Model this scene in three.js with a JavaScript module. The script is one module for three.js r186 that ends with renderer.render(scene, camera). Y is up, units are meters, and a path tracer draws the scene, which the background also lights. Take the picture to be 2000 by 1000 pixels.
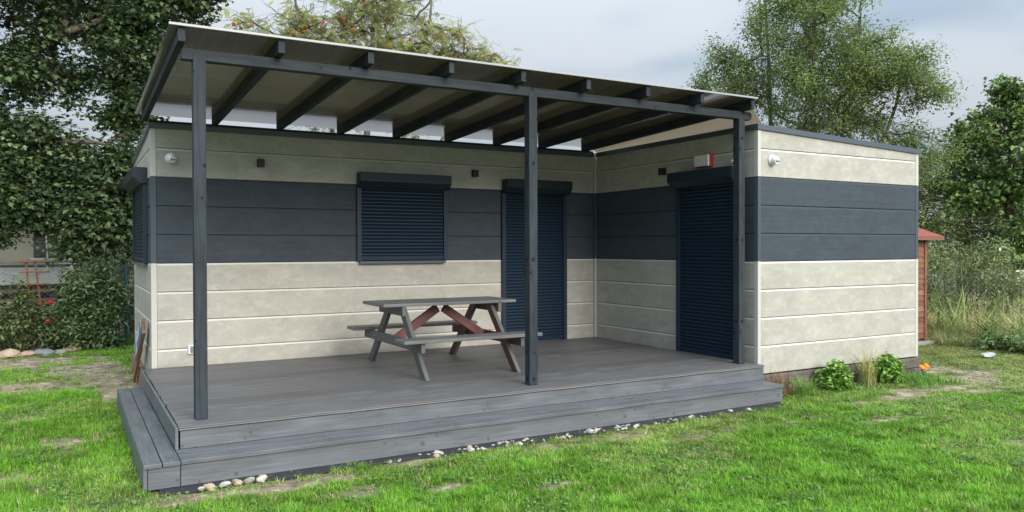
import * as THREE from 'three';
import { RoundedBoxGeometry } from 'three/addons/geometries/RoundedBoxGeometry.js';
import { mergeGeometries } from 'three/addons/utils/BufferGeometryUtils.js';

// ------------------------------------------------------------------ camera, sky, sun, exposure
const scene = new THREE.Scene();
const camera = new THREE.PerspectiveCamera(36.2165, 2, 0.1, 600);
camera.position.set(-0.7606, 1.636, 9.1767);
camera.rotation.order = 'YXZ';
camera.rotation.set(-0.010557, -0.514527, -0.002638);

const renderer = new THREE.WebGLRenderer({ antialias: true });
renderer.setSize(1024, 512);
renderer.toneMapping = THREE.LinearToneMapping;
renderer.toneMappingExposure = 1.56;
renderer.shadowMap.enabled = true;

const SUN = new THREE.Vector3(0.1, 0.4, 0.92).normalize();
const sun = new THREE.DirectionalLight(0xfff4e6, 2.0);
sun.position.copy(SUN).multiplyScalar(40);
sun.castShadow = true;
sun.shadow.radius = 54;
sun.shadow.mapSize.set(2048, 2048);
Object.assign(sun.shadow.camera, { left: -20, right: 20, top: 20, bottom: -20, near: 1, far: 90 });
scene.add(sun); scene.add(sun.target);

function mulberry(a) { return () => { a |= 0; a = (a + 0x6d2b79f5) | 0; let t = Math.imul(a ^ (a >>> 15), 1 | a); t = (t + Math.imul(t ^ (t >>> 7), 61 | t)) ^ t; return ((t ^ (t >>> 14)) >>> 0) / 4294967296; }; }
const rnd = mulberry(20417);
const rr = (a, b) => a + (b - a) * rnd();
const gauss = () => (rnd() + rnd() + rnd() + rnd() - 2) * 0.87;
const lerp = (a, b, t) => a + (b - a) * t;
const clamp = (x, a = 0, b = 1) => Math.min(b, Math.max(a, x));
const smooth = (a, b, x) => { const t = clamp((x - a) / (b - a)); return t * t * (3 - 2 * t); };

// value noise, periodic when px,py given
function hash2(x, y, s) { let h = Math.imul(x | 0, 374761393) ^ Math.imul(y | 0, 668265263) ^ Math.imul(s | 0, 974634777); h = Math.imul(h ^ (h >>> 13), 1274126177); return ((h ^ (h >>> 16)) >>> 0) / 4294967296; }
function vnoise(x, y, s = 0, px = 0, py = 0) {
  const ix = Math.floor(x), iy = Math.floor(y); let fx = x - ix, fy = y - iy;
  fx = fx * fx * (3 - 2 * fx); fy = fy * fy * (3 - 2 * fy);
  const w = (i, p) => (p ? ((i % p) + p) % p : i);
  const a = hash2(w(ix, px), w(iy, py), s), b = hash2(w(ix + 1, px), w(iy, py), s), c = hash2(w(ix, px), w(iy + 1, py), s), d = hash2(w(ix + 1, px), w(iy + 1, py), s);
  return lerp(lerp(a, b, fx), lerp(c, d, fx), fy);
}
function fbm(x, y, o = 4, s = 0, px = 0, py = 0) {
  let v = 0, a = 0.5, n = 0;
  for (let i = 0; i < o; i++) { v += a * vnoise(x, y, s + i * 17, px, py); n += a; a *= 0.5; x *= 2; y *= 2; px *= 2; py *= 2; }
  return v / n;
}

{ // overcast sky: cloud deck, brighter toward the zenith and round the veiled sun
  const w = 1024, h = 512, data = new Float32Array(w * h * 4);
  for (let j = 0; j < h; j++) {
    const el = ((j + 0.5) / h - 0.5) * Math.PI, y = Math.sin(el);
    for (let i = 0; i < w; i++) {
      const az = ((i + 0.5) / w - 0.5) * 2 * Math.PI, x = Math.cos(az) * Math.cos(el), z = Math.sin(az) * Math.cos(el);
      const o = (j * w + i) * 4; let c;
      if (y > -0.02) {
        const k = 1.25 / (Math.max(0, y) + 0.22), u = x * k + 3.1, v = z * k + 1.7;
        const wx = fbm(u * 1.1 + 9, v * 1.1, 3, 71) - 0.5, t0 = fbm(u + wx * 1.6, v + wx * 1.3, 6, 5);
        const t = smooth(0.28, 0.62, t0);
        const cie = (0.85 + 2.2 * Math.max(0, y)) / 1.42;
        const a = Math.acos(clamp(x * SUN.x + y * SUN.y + z * SUN.z, -1, 1)), glow = 1 + 1.3 * Math.exp(-((a / 1.0) ** 2));
        const L = lerp(0.34, 0.5, t) * cie * glow;
        c = [L * lerp(0.77, 0.91, t), L * lerp(0.98, 1.0, t), L * lerp(1.22, 1.1, t)];
      } else c = [0.12, 0.14, 0.09];
      data[o] = c[0]; data[o + 1] = c[1]; data[o + 2] = c[2]; data[o + 3] = 1;
    }
  }
  const sky = new THREE.DataTexture(data, w, h, THREE.RGBAFormat, THREE.FloatType);
  sky.mapping = THREE.EquirectangularReflectionMapping; sky.magFilter = THREE.LinearFilter; sky.needsUpdate = true;
  scene.background = sky; scene.environment = sky;
}

// ------------------------------------------------------------------ textures and materials
const S = (v) => Math.round(255 * clamp(v <= 0.0031308 ? v * 12.92 : 1.055 * Math.pow(v, 1 / 2.4) - 0.055));   // linear to sRGB byte
function tex(n, m, fn, srgb = true) {
  const d = new Uint8Array(n * m * 4);
  for (let j = 0; j < m; j++) for (let i = 0; i < n; i++) {
    const c = fn((i + 0.5) / n, (j + 0.5) / m), o = (j * n + i) * 4;
    for (let k = 0; k < 3; k++) d[o + k] = srgb ? S(c[k]) : Math.round(255 * clamp(c[k]));
    d[o + 3] = 255;
  }
  const t = new THREE.DataTexture(d, n, m); t.wrapS = t.wrapT = THREE.RepeatWrapping; t.magFilter = THREE.LinearFilter; t.minFilter = THREE.LinearMipmapLinearFilter;
  if (srgb) t.colorSpace = THREE.SRGBColorSpace; t.needsUpdate = true; return t;
}
const rep = (t, x, y) => { t.repeat.set(x, y); return t; };
const mul = (c, k) => [c[0] * k, c[1] * k, c[2] * k];
const mix3 = (a, b, t) => [lerp(a[0], b[0], t), lerp(a[1], b[1], t), lerp(a[2], b[2], t)];

// cement-look cladding print, one repeat = 2.4 m
const claddingPattern = (u, v) => {
  const warp = fbm(u * 9, v * 9, 3, 3, 9, 9) - 0.5;
  const cloud = fbm(u * 11 + warp * 1.2, v * 22 + warp, 5, 11, 11, 22), blot = fbm(u * 34 + warp * 2, v * 52, 4, 31, 34, 52), fine = fbm(u * 170, v * 230, 2, 47, 170, 230);
  return 0.42 * (cloud - 0.5) + 0.5 * smooth(0.5, 0.72, blot) * 0.26 + 0.2 * (fine - 0.5) - 0.03;
};
const claddingLightMap = rep(tex(1024, 1024, (u, v) => { const k = claddingPattern(u, v); return mul(mix3([0.375, 0.366, 0.318], [0.43, 0.42, 0.37], clamp(k * 2.4 + 0.5)), 1 + 0.45 * k); }), 1 / 2.4, 1 / 2.4);
const claddingDarkMap = rep(tex(512, 512, (u, v) => { const k = claddingPattern(u, v), g = fbm(u * 4, v * 200, 3, 91, 4, 200) - 0.5; return mul([0.054, 0.068, 0.083], 1 + 0.7 * k + 0.25 * g); }), 1 / 2.4, 1 / 2.4);
// glazed softwood, grain along u, one repeat = 2 m x 0.5 m
const knots = []; { const r = mulberry(77); for (let i = 0; i < 17; i++) knots.push([r(), r(), 0.009 + 0.014 * r()]); }
const woodPattern = (u, v) => {
  let bend = 0, knot = 0;
  for (const [ku, kv, r] of knots) {
    let du = Math.abs(u - ku), dv = v - kv; if (du > 0.5) du = 1 - du; if (dv > 0.5) dv -= 1; if (dv < -0.5) dv += 1;
    const e = Math.sqrt((du * 2) ** 2 + (dv * 0.5) ** 2) / r; knot = Math.max(knot, 1 - smooth(0.6, 1.15, e)); bend += Math.sign(dv) * 0.06 * Math.exp(-e * 0.5);
  }
  const g = fbm(u * 5, (v + bend) * 60, 4, 7, 5, 60), f = fbm(u * 20, (v + bend) * 150, 2, 19, 20, 150), w = fbm(u * 7, v * 4, 3, 29, 7, 4);
  return { tone: 0.5 * (g - 0.5) + 0.25 * (f - 0.5) + 0.5 * (w - 0.5), knot };
};
const woodTone = new Float32Array(1024 * 256), woodKnot = new Float32Array(1024 * 256);
for (let j = 0; j < 256; j++) for (let i = 0; i < 1024; i++) { const p = woodPattern((i + 0.5) / 1024, (j + 0.5) / 256); woodTone[j * 1024 + i] = p.tone; woodKnot[j * 1024 + i] = p.knot; }
const woodAt = (u, v) => { const k = Math.floor(v * 256) * 1024 + Math.floor(u * 1024); return { tone: woodTone[k], knot: woodKnot[k] }; };
function woodMap(base, knotColor, contrast = 1, knotShare = 0.9) { return rep(tex(1024, 256, (u, v) => { const p = woodAt(u, v); return mix3(mul(base, 1 + contrast * p.tone), knotColor, knotShare * p.knot); }), 0.5, 2); }
const woodBump = rep(tex(1024, 256, (u, v) => { const p = woodAt(u, v), k = 0.5 + p.tone * 0.8 - 0.3 * p.knot; return [k, k, k]; }, false), 0.5, 2);
const std = (o) => new THREE.MeshStandardMaterial(o);
const phys = (o) => new THREE.MeshPhysicalMaterial(o);
const lin = (r, g, b) => new THREE.Color().setRGB(r, g, b);

const M = {};
M.panelLight = std({ map: claddingLightMap, roughness: 0.62 });
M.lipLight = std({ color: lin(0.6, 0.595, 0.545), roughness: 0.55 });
M.panelDark = phys({ map: claddingDarkMap, roughness: 0.7, specularIntensity: 0.35 });
M.lipDark = phys({ color: lin(0.05, 0.066, 0.086), roughness: 0.6, specularIntensity: 0.35 });
M.trimLight = std({ color: lin(0.5, 0.5, 0.46), roughness: 0.45 });
M.trimDark = phys({ color: lin(0.062, 0.082, 0.106), roughness: 0.5, specularIntensity: 0.5 });
M.roofTrim = phys({ color: lin(0.062, 0.082, 0.105), roughness: 0.35, clearcoat: 0.3, clearcoatRoughness: 0.3 });
M.core = std({ color: lin(0.2, 0.2, 0.19), roughness: 0.9 });
M.membrane = std({ map: rep(tex(256, 256, (u, v) => mul([0.27, 0.27, 0.28], 0.9 + 0.2 * fbm(u * 12, v * 12, 4, 5, 12, 12))), 0.4, 0.4), roughness: 0.7 });
M.shutter = phys({ color: lin(0.009, 0.023, 0.043), roughness: 0.45, specularIntensity: 0.4, clearcoat: 0.12, clearcoatRoughness: 0.25 });
M.shutterBox = phys({ color: lin(0.015, 0.026, 0.04), roughness: 0.45, specularIntensity: 0.5, clearcoat: 0.12, clearcoatRoughness: 0.3 });
M.guide = phys({ color: lin(0.016, 0.03, 0.05), roughness: 0.45, specularIntensity: 0.5, clearcoat: 0.12, clearcoatRoughness: 0.3 });
M.glaze = phys({ map: woodMap([0.033, 0.0415, 0.049], [0.009, 0.011, 0.014], 1.8), bumpMap: woodBump, bumpScale: 0.003, roughness: 0.65, specularIntensity: 0.3 });
// ribbed decking, grain along u, board 0.138 wide = v repeat
const deckGroove = (v) => { const k = v * 9; return smooth(0.12, 0.3, Math.abs(((k % 1) + 1) % 1 - 0.5)); };
const deckTex = (a, b, s) => rep(tex(1024, 128, (u, v) => {
  const g = fbm(u * 6, v * 26, 4, s, 6, 26), w = fbm(u * 9, v * 3, 4, s + 40, 9, 3);
  return mul(mix3(a, b, smooth(0.35, 0.65, w)), (0.62 + 0.76 * g) * (0.72 + 0.28 * deckGroove(v)));
}), 0.5, 1 / 0.138);
const deckBump = rep(tex(16, 128, (u, v) => { const k = deckGroove(v); return [k, k, k]; }, false), 1, 1 / 0.138);
M.deck = [0, 1, 2, 3].map((i) => std({ map: deckTex(mul([0.165, 0.169, 0.177], 0.84 + 0.1 * i), mul([0.145, 0.139, 0.138], 0.86 + 0.09 * ((i * 3) % 4)), 100 + i * 13), bumpMap: deckBump, bumpScale: 0.003, roughness: 0.5 }));
M.tread = phys({ map: woodMap([0.128, 0.139, 0.15], [0.062, 0.068, 0.075], 1.1, 0.6), bumpMap: woodBump, bumpScale: 0.0015, roughness: 0.5, specularIntensity: 0.6 });
M.sleeper = std({ map: woodMap([0.12, 0.1, 0.088], [0.06, 0.05, 0.045], 1.7), bumpMap: woodBump, bumpScale: 0.003, roughness: 0.85 });
M.sleeperBrown = std({ map: woodMap([0.2, 0.135, 0.09], [0.1, 0.06, 0.04], 1.7), bumpMap: woodBump, bumpScale: 0.003, roughness: 0.85 });
// table: grey paint outside, old red-brown glaze on the inner faces
M.tableGrey = std({ map: woodMap([0.088, 0.098, 0.096], [0.05, 0.055, 0.055], 1.3), bumpMap: woodBump, bumpScale: 0.001, roughness: 0.6 });
M.tableTop = std({ map: woodMap([0.125, 0.129, 0.127], [0.07, 0.07, 0.07], 1.4), bumpMap: woodBump, bumpScale: 0.001, roughness: 0.42 });
M.tableRed = std({ map: woodMap([0.115, 0.042, 0.036], [0.06, 0.022, 0.02], 1.1), bumpMap: woodBump, bumpScale: 0.001, roughness: 0.6 });
// bronze multiwall polycarbonate: ribs every 16 mm across u
const ribTex = rep(tex(512, 64, (u, v) => { const r = Math.abs(((u * 32) % 1) - 0.5), k = 0.72 + 0.5 * smooth(0.28, 0.42, r), n = fbm(u * 32, v * 3, 2, 61, 32, 3); return mul([0.36, 0.3, 0.215], k * (0.8 + 0.4 * n)); }), 1 / 0.512, 0.3);
M.sheet = phys({ map: ribTex, roughness: 0.18, transmission: 0.25, thickness: 0, clearcoat: 1, clearcoatRoughness: 0.05, ior: 1.7 });
M.closure = phys({ map: rep(tex(64, 512, (u, v) => { const r = Math.abs(((v * 32) % 1) - 0.5); return mul([0.62, 0.56, 0.47], 0.86 + 0.2 * smooth(0.25, 0.42, r)); }), 0.3, 1 / 0.512), roughness: 0.9, transmission: 0.6, thickness: 0 });
M.whiteMetal = std({ color: lin(0.34, 0.35, 0.36), roughness: 0.35 });
M.whitePlastic = phys({ color: lin(0.75, 0.76, 0.76), roughness: 0.35, clearcoat: 0.2 });
M.black = std({ color: lin(0.008, 0.009, 0.01), roughness: 0.5 });
M.lens = phys({ color: lin(0.006, 0.006, 0.008), roughness: 0.08, clearcoat: 1 });
M.red = phys({ color: lin(0.42, 0.012, 0.016), roughness: 0.35, clearcoat: 0.3 });
M.steel = std({ color: lin(0.5, 0.5, 0.5), roughness: 0.35, metalness: 0.9 });
M.greyPlastic = std({ color: lin(0.16, 0.19, 0.23), roughness: 0.45 });
M.bark = std({ map: rep(tex(256, 256, (u, v) => { const k = fbm(u * 20, v * 6, 4, 3, 20, 6); return mul([0.11, 0.092, 0.07], 0.45 + 1.1 * k); }), 1, 1), roughness: 0.95 });
M.barkGrey = std({ map: rep(tex(256, 256, (u, v) => { const k = fbm(u * 20, v * 6, 4, 9, 20, 6); return mul([0.13, 0.12, 0.105], 0.5 + 1.0 * k); }), 1, 1), roughness: 0.95 });
const leafMat = (through = 0.35, rough = 0.7) => phys({ color: 0xffffff, roughness: rough, transmission: through, thickness: 0, side: THREE.DoubleSide });
M.leaf = std({ color: 0xffffff, roughness: 0.55, side: THREE.DoubleSide });
M.leafGloss = std({ color: 0xffffff, roughness: 0.5, side: THREE.DoubleSide });
M.blade = phys({ color: 0xffffff, roughness: 0.75, specularIntensity: 0.4, side: THREE.DoubleSide, vertexColors: true });

// ------------------------------------------------------------------ helpers
const taken = new Map();
function numbered(n) { const k = taken.get(n) ?? 0; taken.set(n, k + 1); return k ? `${n}_${String(k).padStart(3, '0')}` : n; }
function shade(m) { m.castShadow = true; m.receiveShadow = true; return m; }
function tag(o, label, category, group, kind) { o.userData.label = label; if (category) o.userData.category = category; if (group) o.userData.group = group; if (kind) o.userData.kind = kind; return o; }
function thing(name, label, category, pos = [0, 0, 0], turn = 0, group) { const g = new THREE.Group(); g.name = numbered(name); g.position.set(...pos); g.rotation.y = turn; scene.add(g); return tag(g, label, category, group); }
function part(parent, name, geo, mat) { const m = shade(new THREE.Mesh(geo, mat)); m.name = name; parent.add(m); return m; }
function sub(parent, name) { const g = new THREE.Group(); g.name = name; parent.add(g); return g; }
function solo(name, geo, mat, label, category, pos, group, kind) { const m = shade(new THREE.Mesh(geo, mat)); m.name = numbered(name); if (pos) m.position.set(...pos); scene.add(m); return tag(m, label, category, group, kind); }

// uv in metres on flat faces, u along the grain axis (0 x, 1 y, 2 z)
function metreUv(geo, grain = 0, off) {
  const g = geo.index ? geo.toNonIndexed() : geo, p = g.attributes.position, uv = new Float32Array(p.count * 2), a = new THREE.Vector3(), b = new THREE.Vector3(), c = new THREE.Vector3();
  const o = off ?? [rnd() * 2, rnd() * 0.5];
  for (let i = 0; i < p.count; i += 3) {
    a.fromBufferAttribute(p, i); b.fromBufferAttribute(p, i + 1).sub(a); c.fromBufferAttribute(p, i + 2).sub(a); b.cross(c);
    const n = [Math.abs(b.x), Math.abs(b.y), Math.abs(b.z)], ax = n[0] > n[1] && n[0] > n[2] ? 0 : n[1] > n[2] ? 1 : 2;
    const rest = [0, 1, 2].filter((k) => k !== ax), U = rest.includes(grain) ? grain : rest[0], V = rest.find((k) => k !== U);
    for (let k = 0; k < 3; k++) { const q = [p.getX(i + k), p.getY(i + k), p.getZ(i + k)]; uv[(i + k) * 2] = q[U] + o[0]; uv[(i + k) * 2 + 1] = q[V] + o[1]; }
  }
  g.setAttribute('uv', new THREE.BufferAttribute(uv, 2));
  return g;
}
function box(x0, x1, y0, y1, z0, z1, grain = 0, bevel = 0.003, off) {
  const w = x1 - x0, h = y1 - y0, d = z1 - z0, g = bevel ? new RoundedBoxGeometry(w, h, d, 1, Math.min(bevel, w / 2.1, h / 2.1, d / 2.1)) : new THREE.BoxGeometry(w, h, d);
  return metreUv(g, grain, off).translate((x0 + x1) / 2, (y0 + y1) / 2, (z0 + z1) / 2);
}
// eight corners: bottom ring a b c d, top ring e f g h
function hexa(q, grain = 0) {
  const F = [[0, 3, 2, 1], [4, 5, 6, 7], [0, 1, 5, 4], [1, 2, 6, 5], [2, 3, 7, 6], [3, 0, 4, 7]], pos = [];
  for (const f of F) for (const k of [0, 1, 2, 0, 2, 3]) pos.push(...q[f[k]]);
  const g = new THREE.BufferGeometry(); g.setAttribute('position', new THREE.Float32BufferAttribute(pos, 3)); g.computeVertexNormals();
  return metreUv(g, grain);
}
// a straight timber from a to b with cross-section w (sideways) x h (along up)
function timber(a, b, w, h, up = [0, 1, 0], bevel = 0.004) {
  const A = new THREE.Vector3(...a), B = new THREE.Vector3(...b), X = B.clone().sub(A), L = X.length(); X.normalize();
  const Z = new THREE.Vector3().crossVectors(X, new THREE.Vector3(...up)).normalize(), Y = new THREE.Vector3().crossVectors(Z, X);
  const g = metreUv(new RoundedBoxGeometry(L, h, w, 1, Math.min(bevel, w / 2.2, h / 2.2)), 0);
  return g.applyMatrix4(new THREE.Matrix4().makeBasis(X, Y, Z).setPosition(A.add(B).multiplyScalar(0.5)));
}
function tube(points, r, seg = 24, rad = 6, closed = false) { return new THREE.TubeGeometry(new THREE.CatmullRomCurve3(points.map((p) => new THREE.Vector3(...p)), closed), seg, r, rad, closed); }
function merge(list) { return mergeGeometries(list.map((g) => { const q = g.index ? g.toNonIndexed() : g; for (const k of Object.keys(q.attributes)) if (!['position', 'normal', 'uv'].includes(k)) q.deleteAttribute(k); if (!q.attributes.uv) q.setAttribute('uv', new THREE.BufferAttribute(new Float32Array(q.attributes.position.count * 2), 2)); return q; })); }

// ------------------------------------------------------------------ ground
const W = 5.8, D = 3.042, R = 8.644, H = 2.445, P = 0.31, Y0 = 1.48;   // cabin: inner corner x, wing front z, right end x, depth, cladding pitch, band foot
// worn places of the lawn: x, z, radius x, radius z, strength
const WORN = [[1.45, 4.34, 0.2, 0.11, 0.85], [2.13, 4.67, 0.17, 0.08, 0.65], [4.2, 4.1, 0.5, 0.16, 0.5], [5.2, 4.15, 0.4, 0.12, 0.4], [3.2, 3.75, 0.6, 0.14, 0.5], [0.5, 3.74, 0.5, 0.11, 0.75], [1.6, 3.64, 0.5, 0.09, 0.5],
  [7.9, 3.75, 0.75, 0.2, 1], [8.9, 3.6, 0.7, 0.3, 0.9], [9.6, 3.35, 0.5, 0.25, 0.7], [7.0, 3.85, 0.5, 0.12, 0.8], [8.3, 4.1, 0.5, 0.15, 0.9], [9.1, 4.2, 0.5, 0.18, 0.6], [9.2, 2.9, 0.45, 0.3, 0.8],
  [-1.3, -3.9, 1.1, 0.5, 0.9], [-0.5, -2.6, 0.5, 1.3, 0.75], [-0.3, -0.9, 0.25, 0.9, 0.85], [-1.1, -1.6, 0.5, 0.5, 0.6], [-1.0, 0.4, 0.3, 0.22, 0.6], [-0.75, 1.6, 0.18, 0.22, 0.6], [-1.2, 2.6, 0.25, 0.18, 0.5], [-0.2, 3.7, 0.25, 0.12, 0.5], [5.9, 4.5, 0.3, 0.1, 0.6], [3.6, 4.5, 0.3, 0.1, 0.5], [6.1, 5.6, 0.25, 0.1, 0.5], [0.9, 4.15, 0.2, 0.1, 0.5]];
function worn(x, z) {
  let w = 0; const near = WORN.filter(([cx, cz, rx, rz]) => ((x - cx) / rx) ** 2 + ((z - cz) / rz) ** 2 < 4); if (!near.length) return 0;
  const n = fbm(x * 3.1 + 40, z * 3.1 + 40, 4, 201) - 0.5, m = fbm(x * 9 + 40, z * 9 + 40, 3, 231) - 0.5;
  for (const [cx, cz, rx, rz, s] of near) { const d = ((x - cx) / rx) ** 2 + ((z - cz) / rz) ** 2; if (d < 4) w = Math.max(w, s * (1 - smooth(0.35, 1.6, Math.sqrt(d) + n * 1.7 + m * 0.9))); }
  return clamp(w) * clamp(0.45 + 1.5 * (fbm(x * 6 + 3, z * 6 + 3, 3, 277) - 0.1));
}
const dryness = (x, z) => clamp(smooth(0.42, 0.66, fbm(x * 0.9 + 11, z * 0.9 + 7, 3, 301)) * 0.38 + smooth(4.6, 3.5, z) * 0.42 * smooth(-0.4, 0.5, x) + smooth(7.2, 9, x) * smooth(4.9, 3.6, z) * 0.4 + worn(x, z) * 0.6);
const soilMap = tex(2048, 2048, (u, v) => {   // 30 m square, x -8..22, z -12..18
  const x = -8 + u * 30, z = -12 + (1 - v) * 30, f = fbm(u * 700, v * 700, 2, 7), g = fbm(u * 160, v * 160, 4, 27), w = worn(x, z);
  const thatch = mix3([0.075, 0.085, 0.03], [0.13, 0.115, 0.055], g), soil = mix3(mix3([0.15, 0.115, 0.08], [0.33, 0.27, 0.19], clamp(g * 1.6 - 0.3)), [0.42, 0.36, 0.26], smooth(0.62, 0.75, fbm(u * 420, v * 420, 2, 57)));
  return mul(mix3(thatch, soil, smooth(0.1, 0.6, w)), 0.5 + 1.0 * f);
});
soilMap.wrapS = soilMap.wrapT = THREE.ClampToEdgeWrapping;
{
  const far = new THREE.PlaneGeometry(600, 600).rotateX(-Math.PI / 2);
  const m = std({ map: rep(tex(512, 512, (u, v) => mul(mix3([0.09, 0.12, 0.04], [0.17, 0.165, 0.08], fbm(u * 14, v * 14, 5, 5, 14, 14)), 0.7 + 0.6 * fbm(u * 90, v * 90, 3, 15, 90, 90))), 60, 60), roughness: 1 });
  solo('ground', far, m, 'flat grassy ground reaching the horizon', null, [0, -0.012, 0], null, 'structure');
  const near = new THREE.PlaneGeometry(30, 30, 120, 120).rotateX(-Math.PI / 2).translate(7, 0, 3), p = near.attributes.position;
  for (let i = 0; i < p.count; i++) { const x = p.getX(i), z = p.getZ(i); const edge = Math.max(Math.abs(x - 7), Math.abs(z - 3)) / 15; p.setY(i, 0.014 * (fbm(x * 1.3 + 20, z * 1.3 + 20, 3, 400) - 0.5) * (1 - smooth(0.8, 1, edge))); }
  near.computeVertexNormals();
  solo('lawn_soil', near, std({ map: soilMap, roughness: 1, bumpMap: rep(tex(512, 512, (u, v) => { const k = fbm(u * 60, v * 60, 4, 3, 60, 60); return [k, k, k]; }, false), 12, 12), bumpScale: 0.012 }), 'worn brown garden soil under the lawn', null, null, null, 'structure');
}

// ------------------------------------------------------------------ cabin
const cabin = thing('garden_cabin', 'flat roofed L-shaped garden cabin clad in cream and anthracite boards', 'cabin');
const FACE = {   // local u, y, outward -> world
  front: new THREE.Matrix4().makeBasis(new THREE.Vector3(1, 0, 0), new THREE.Vector3(0, 1, 0), new THREE.Vector3(0, 0, 1)),
  left: new THREE.Matrix4().makeBasis(new THREE.Vector3(0, 0, 1), new THREE.Vector3(0, 1, 0), new THREE.Vector3(-1, 0, 0)),
  right: new THREE.Matrix4().makeBasis(new THREE.Vector3(0, 0, -1), new THREE.Vector3(0, 1, 0), new THREE.Vector3(1, 0, 0)),
};
const face = (dir, at) => FACE[dir].clone().setPosition(...at);
// one cladding board: flat face, chamfered top lip, open joint above; top may slope from yl to yr
function boardGeo(u0, u1, yb, yl, yr, lipped) {
  const T = 0.03, lip = lipped ? 0.018 : 0.0, gap = lipped ? 0.006 : 0, prof = (y) => [[0, yb], [T - 0.004, yb], [T, yb + 0.004], [T, y - lip - gap], ...(lipped ? [[T - 0.007, y - gap]] : []), [0, y - gap]];
  const a = prof(yl), b = prof(yr), n = a.length, pos = [], uv = [], o = [rnd() * 2.4, rnd() * 2.4], geo = new THREE.BufferGeometry();
  const put = (u, q) => { pos.push(u, q[1], q[0]); uv.push(u + o[0], q[1] + q[0] + o[1]); };
  const quad = (i) => { const j = (i + 1) % n; put(u0, a[i]); put(u1, b[i]); put(u1, b[j]); put(u0, a[i]); put(u1, b[j]); put(u0, a[j]); };
  let c = 0;
  for (let i = 0; i < n; i++) if (!(lipped && i === 3)) { quad(i); c += 6; }
  for (let i = 1; i < n - 1; i++) { put(u0, a[0]); put(u0, a[i]); put(u0, a[i + 1]); put(u1, b[0]); put(u1, b[i + 1]); put(u1, b[i]); c += 6; }
  geo.addGroup(0, c, 0);
  if (lipped) { quad(3); geo.addGroup(c, 6, 1); }
  geo.setAttribute('position', new THREE.Float32BufferAttribute(pos, 3)); geo.setAttribute('uv', new THREE.Float32BufferAttribute(uv, 2)); geo.computeVertexNormals();
  return geo;
}
function clad(m, u0, u1, top, holes, bottom = Y0 - 4 * P) {
  for (let r = -4; r < 5; r++) {
    const yb = Math.max(Y0 + r * P, bottom), dark = r >= 0 && r < 3, last = r === 4;
    const yl = last ? top(u0) : Y0 + (r + 1) * P, yr = last ? top(u1) : yl; if (Math.min(yl, yr) - yb < 0.02) continue;
    let spans = [[u0, u1]];
    for (const [h0, h1, y0, y1] of holes) if (yb + 0.05 < y1 && yl - 0.05 > y0) spans = spans.flatMap(([a, b]) => (h1 <= a || h0 >= b ? [[a, b]] : [[a, h0], [h1, b]].filter(([p, q]) => q - p > 0.02)));
    for (const [a, b] of spans) {
      const s = (u) => (last ? top(u) : yl), g = boardGeo(a, b, yb, s(a), s(b), !last).applyMatrix4(m);
      part(cabin, 'wall_panel', g, dark ? [M.panelDark, M.lipDark] : [M.panelLight, M.lipLight]);
    }
  }
}
const TOP = Y0 + 1.445, wingTop = (x) => TOP - (x - W) / (R - W) * 0.111, backTop = (z) => TOP + z / H * 0.165;
const doorHole = (a, b) => [a, b, 0.2, Y0 + 0.95], B0 = Y0 - 4 * P;
clad(face('front', [0, 0, -0.03]), 0.055, W - 0.035, () => TOP, [[2.275, 3.45, Y0, Y0 + 0.95], doorHole(4.27, 5.275)]);
clad(face('left', [W + 0.03, 0, 0]), 0.035, D - 0.055, () => TOP, [doorHole(1.77, 2.77)]);
clad(face('front', [0, 0, D - 0.03]), W + 0.045, R - 0.05, wingTop, []);
clad(face('left', [0.03, 0, 0]), -H, -0.055, backTop, [[-2.12, -0.46, Y0, Y0 + 0.95]]);
clad(face('right', [R - 0.03, 0, 0]), -D + 0.05, H, () => TOP - 0.111, []);
// solid core behind the boards
part(cabin, 'wall_core', hexa([[0.03, B0, -0.035], [W + 0.1, B0, -0.035], [W + 0.1, B0, -H + 0.02], [0.03, B0, -H + 0.02], [0.03, TOP - 0.01, -0.035], [W + 0.1, TOP - 0.01, -0.035], [W + 0.1, TOP - 0.17, -H + 0.02], [0.03, TOP - 0.17, -H + 0.02]]), M.core);
part(cabin, 'wall_core', hexa([[W + 0.035, B0, D - 0.035], [R - 0.035, B0, D - 0.035], [R - 0.035, B0, -H + 0.02], [W + 0.035, B0, -H + 0.02], [W + 0.035, TOP - 0.01, D - 0.035], [R - 0.035, TOP - 0.13, D - 0.035], [R - 0.035, TOP - 0.28, -H + 0.02], [W + 0.035, TOP - 0.18, -H + 0.02]]), M.core);
// corner trims, coloured in the three bands
function corner(x0, x1, z0, z1, top) {
  part(cabin, 'corner_trim', box(x0, x1, B0, Y0 - 0.001, z0, z1, 1, 0.003), M.trimLight);
  part(cabin, 'corner_trim', box(x0, x1, Y0 + 0.001, Y0 + 3 * P - 0.001, z0, z1, 1, 0.003), M.trimDark);
  part(cabin, 'corner_trim', box(x0, x1, Y0 + 3 * P + 0.001, top, z0, z1, 1, 0.003), M.trimLight);
}
corner(-0.004, 0.053, -0.053, 0.004, TOP - 0.003);
corner(W - 0.004, W + 0.043, D - 0.053, D + 0.004, TOP - 0.003);
corner(R - 0.048, R + 0.004, D - 0.048, D + 0.004, TOP - 0.113);
corner(W - 0.033, W + 0.001, -0.001, 0.033, TOP - 0.003);
corner(-0.004, 0.04, -H - 0.01, -H + 0.003, TOP - 0.17);
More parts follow.
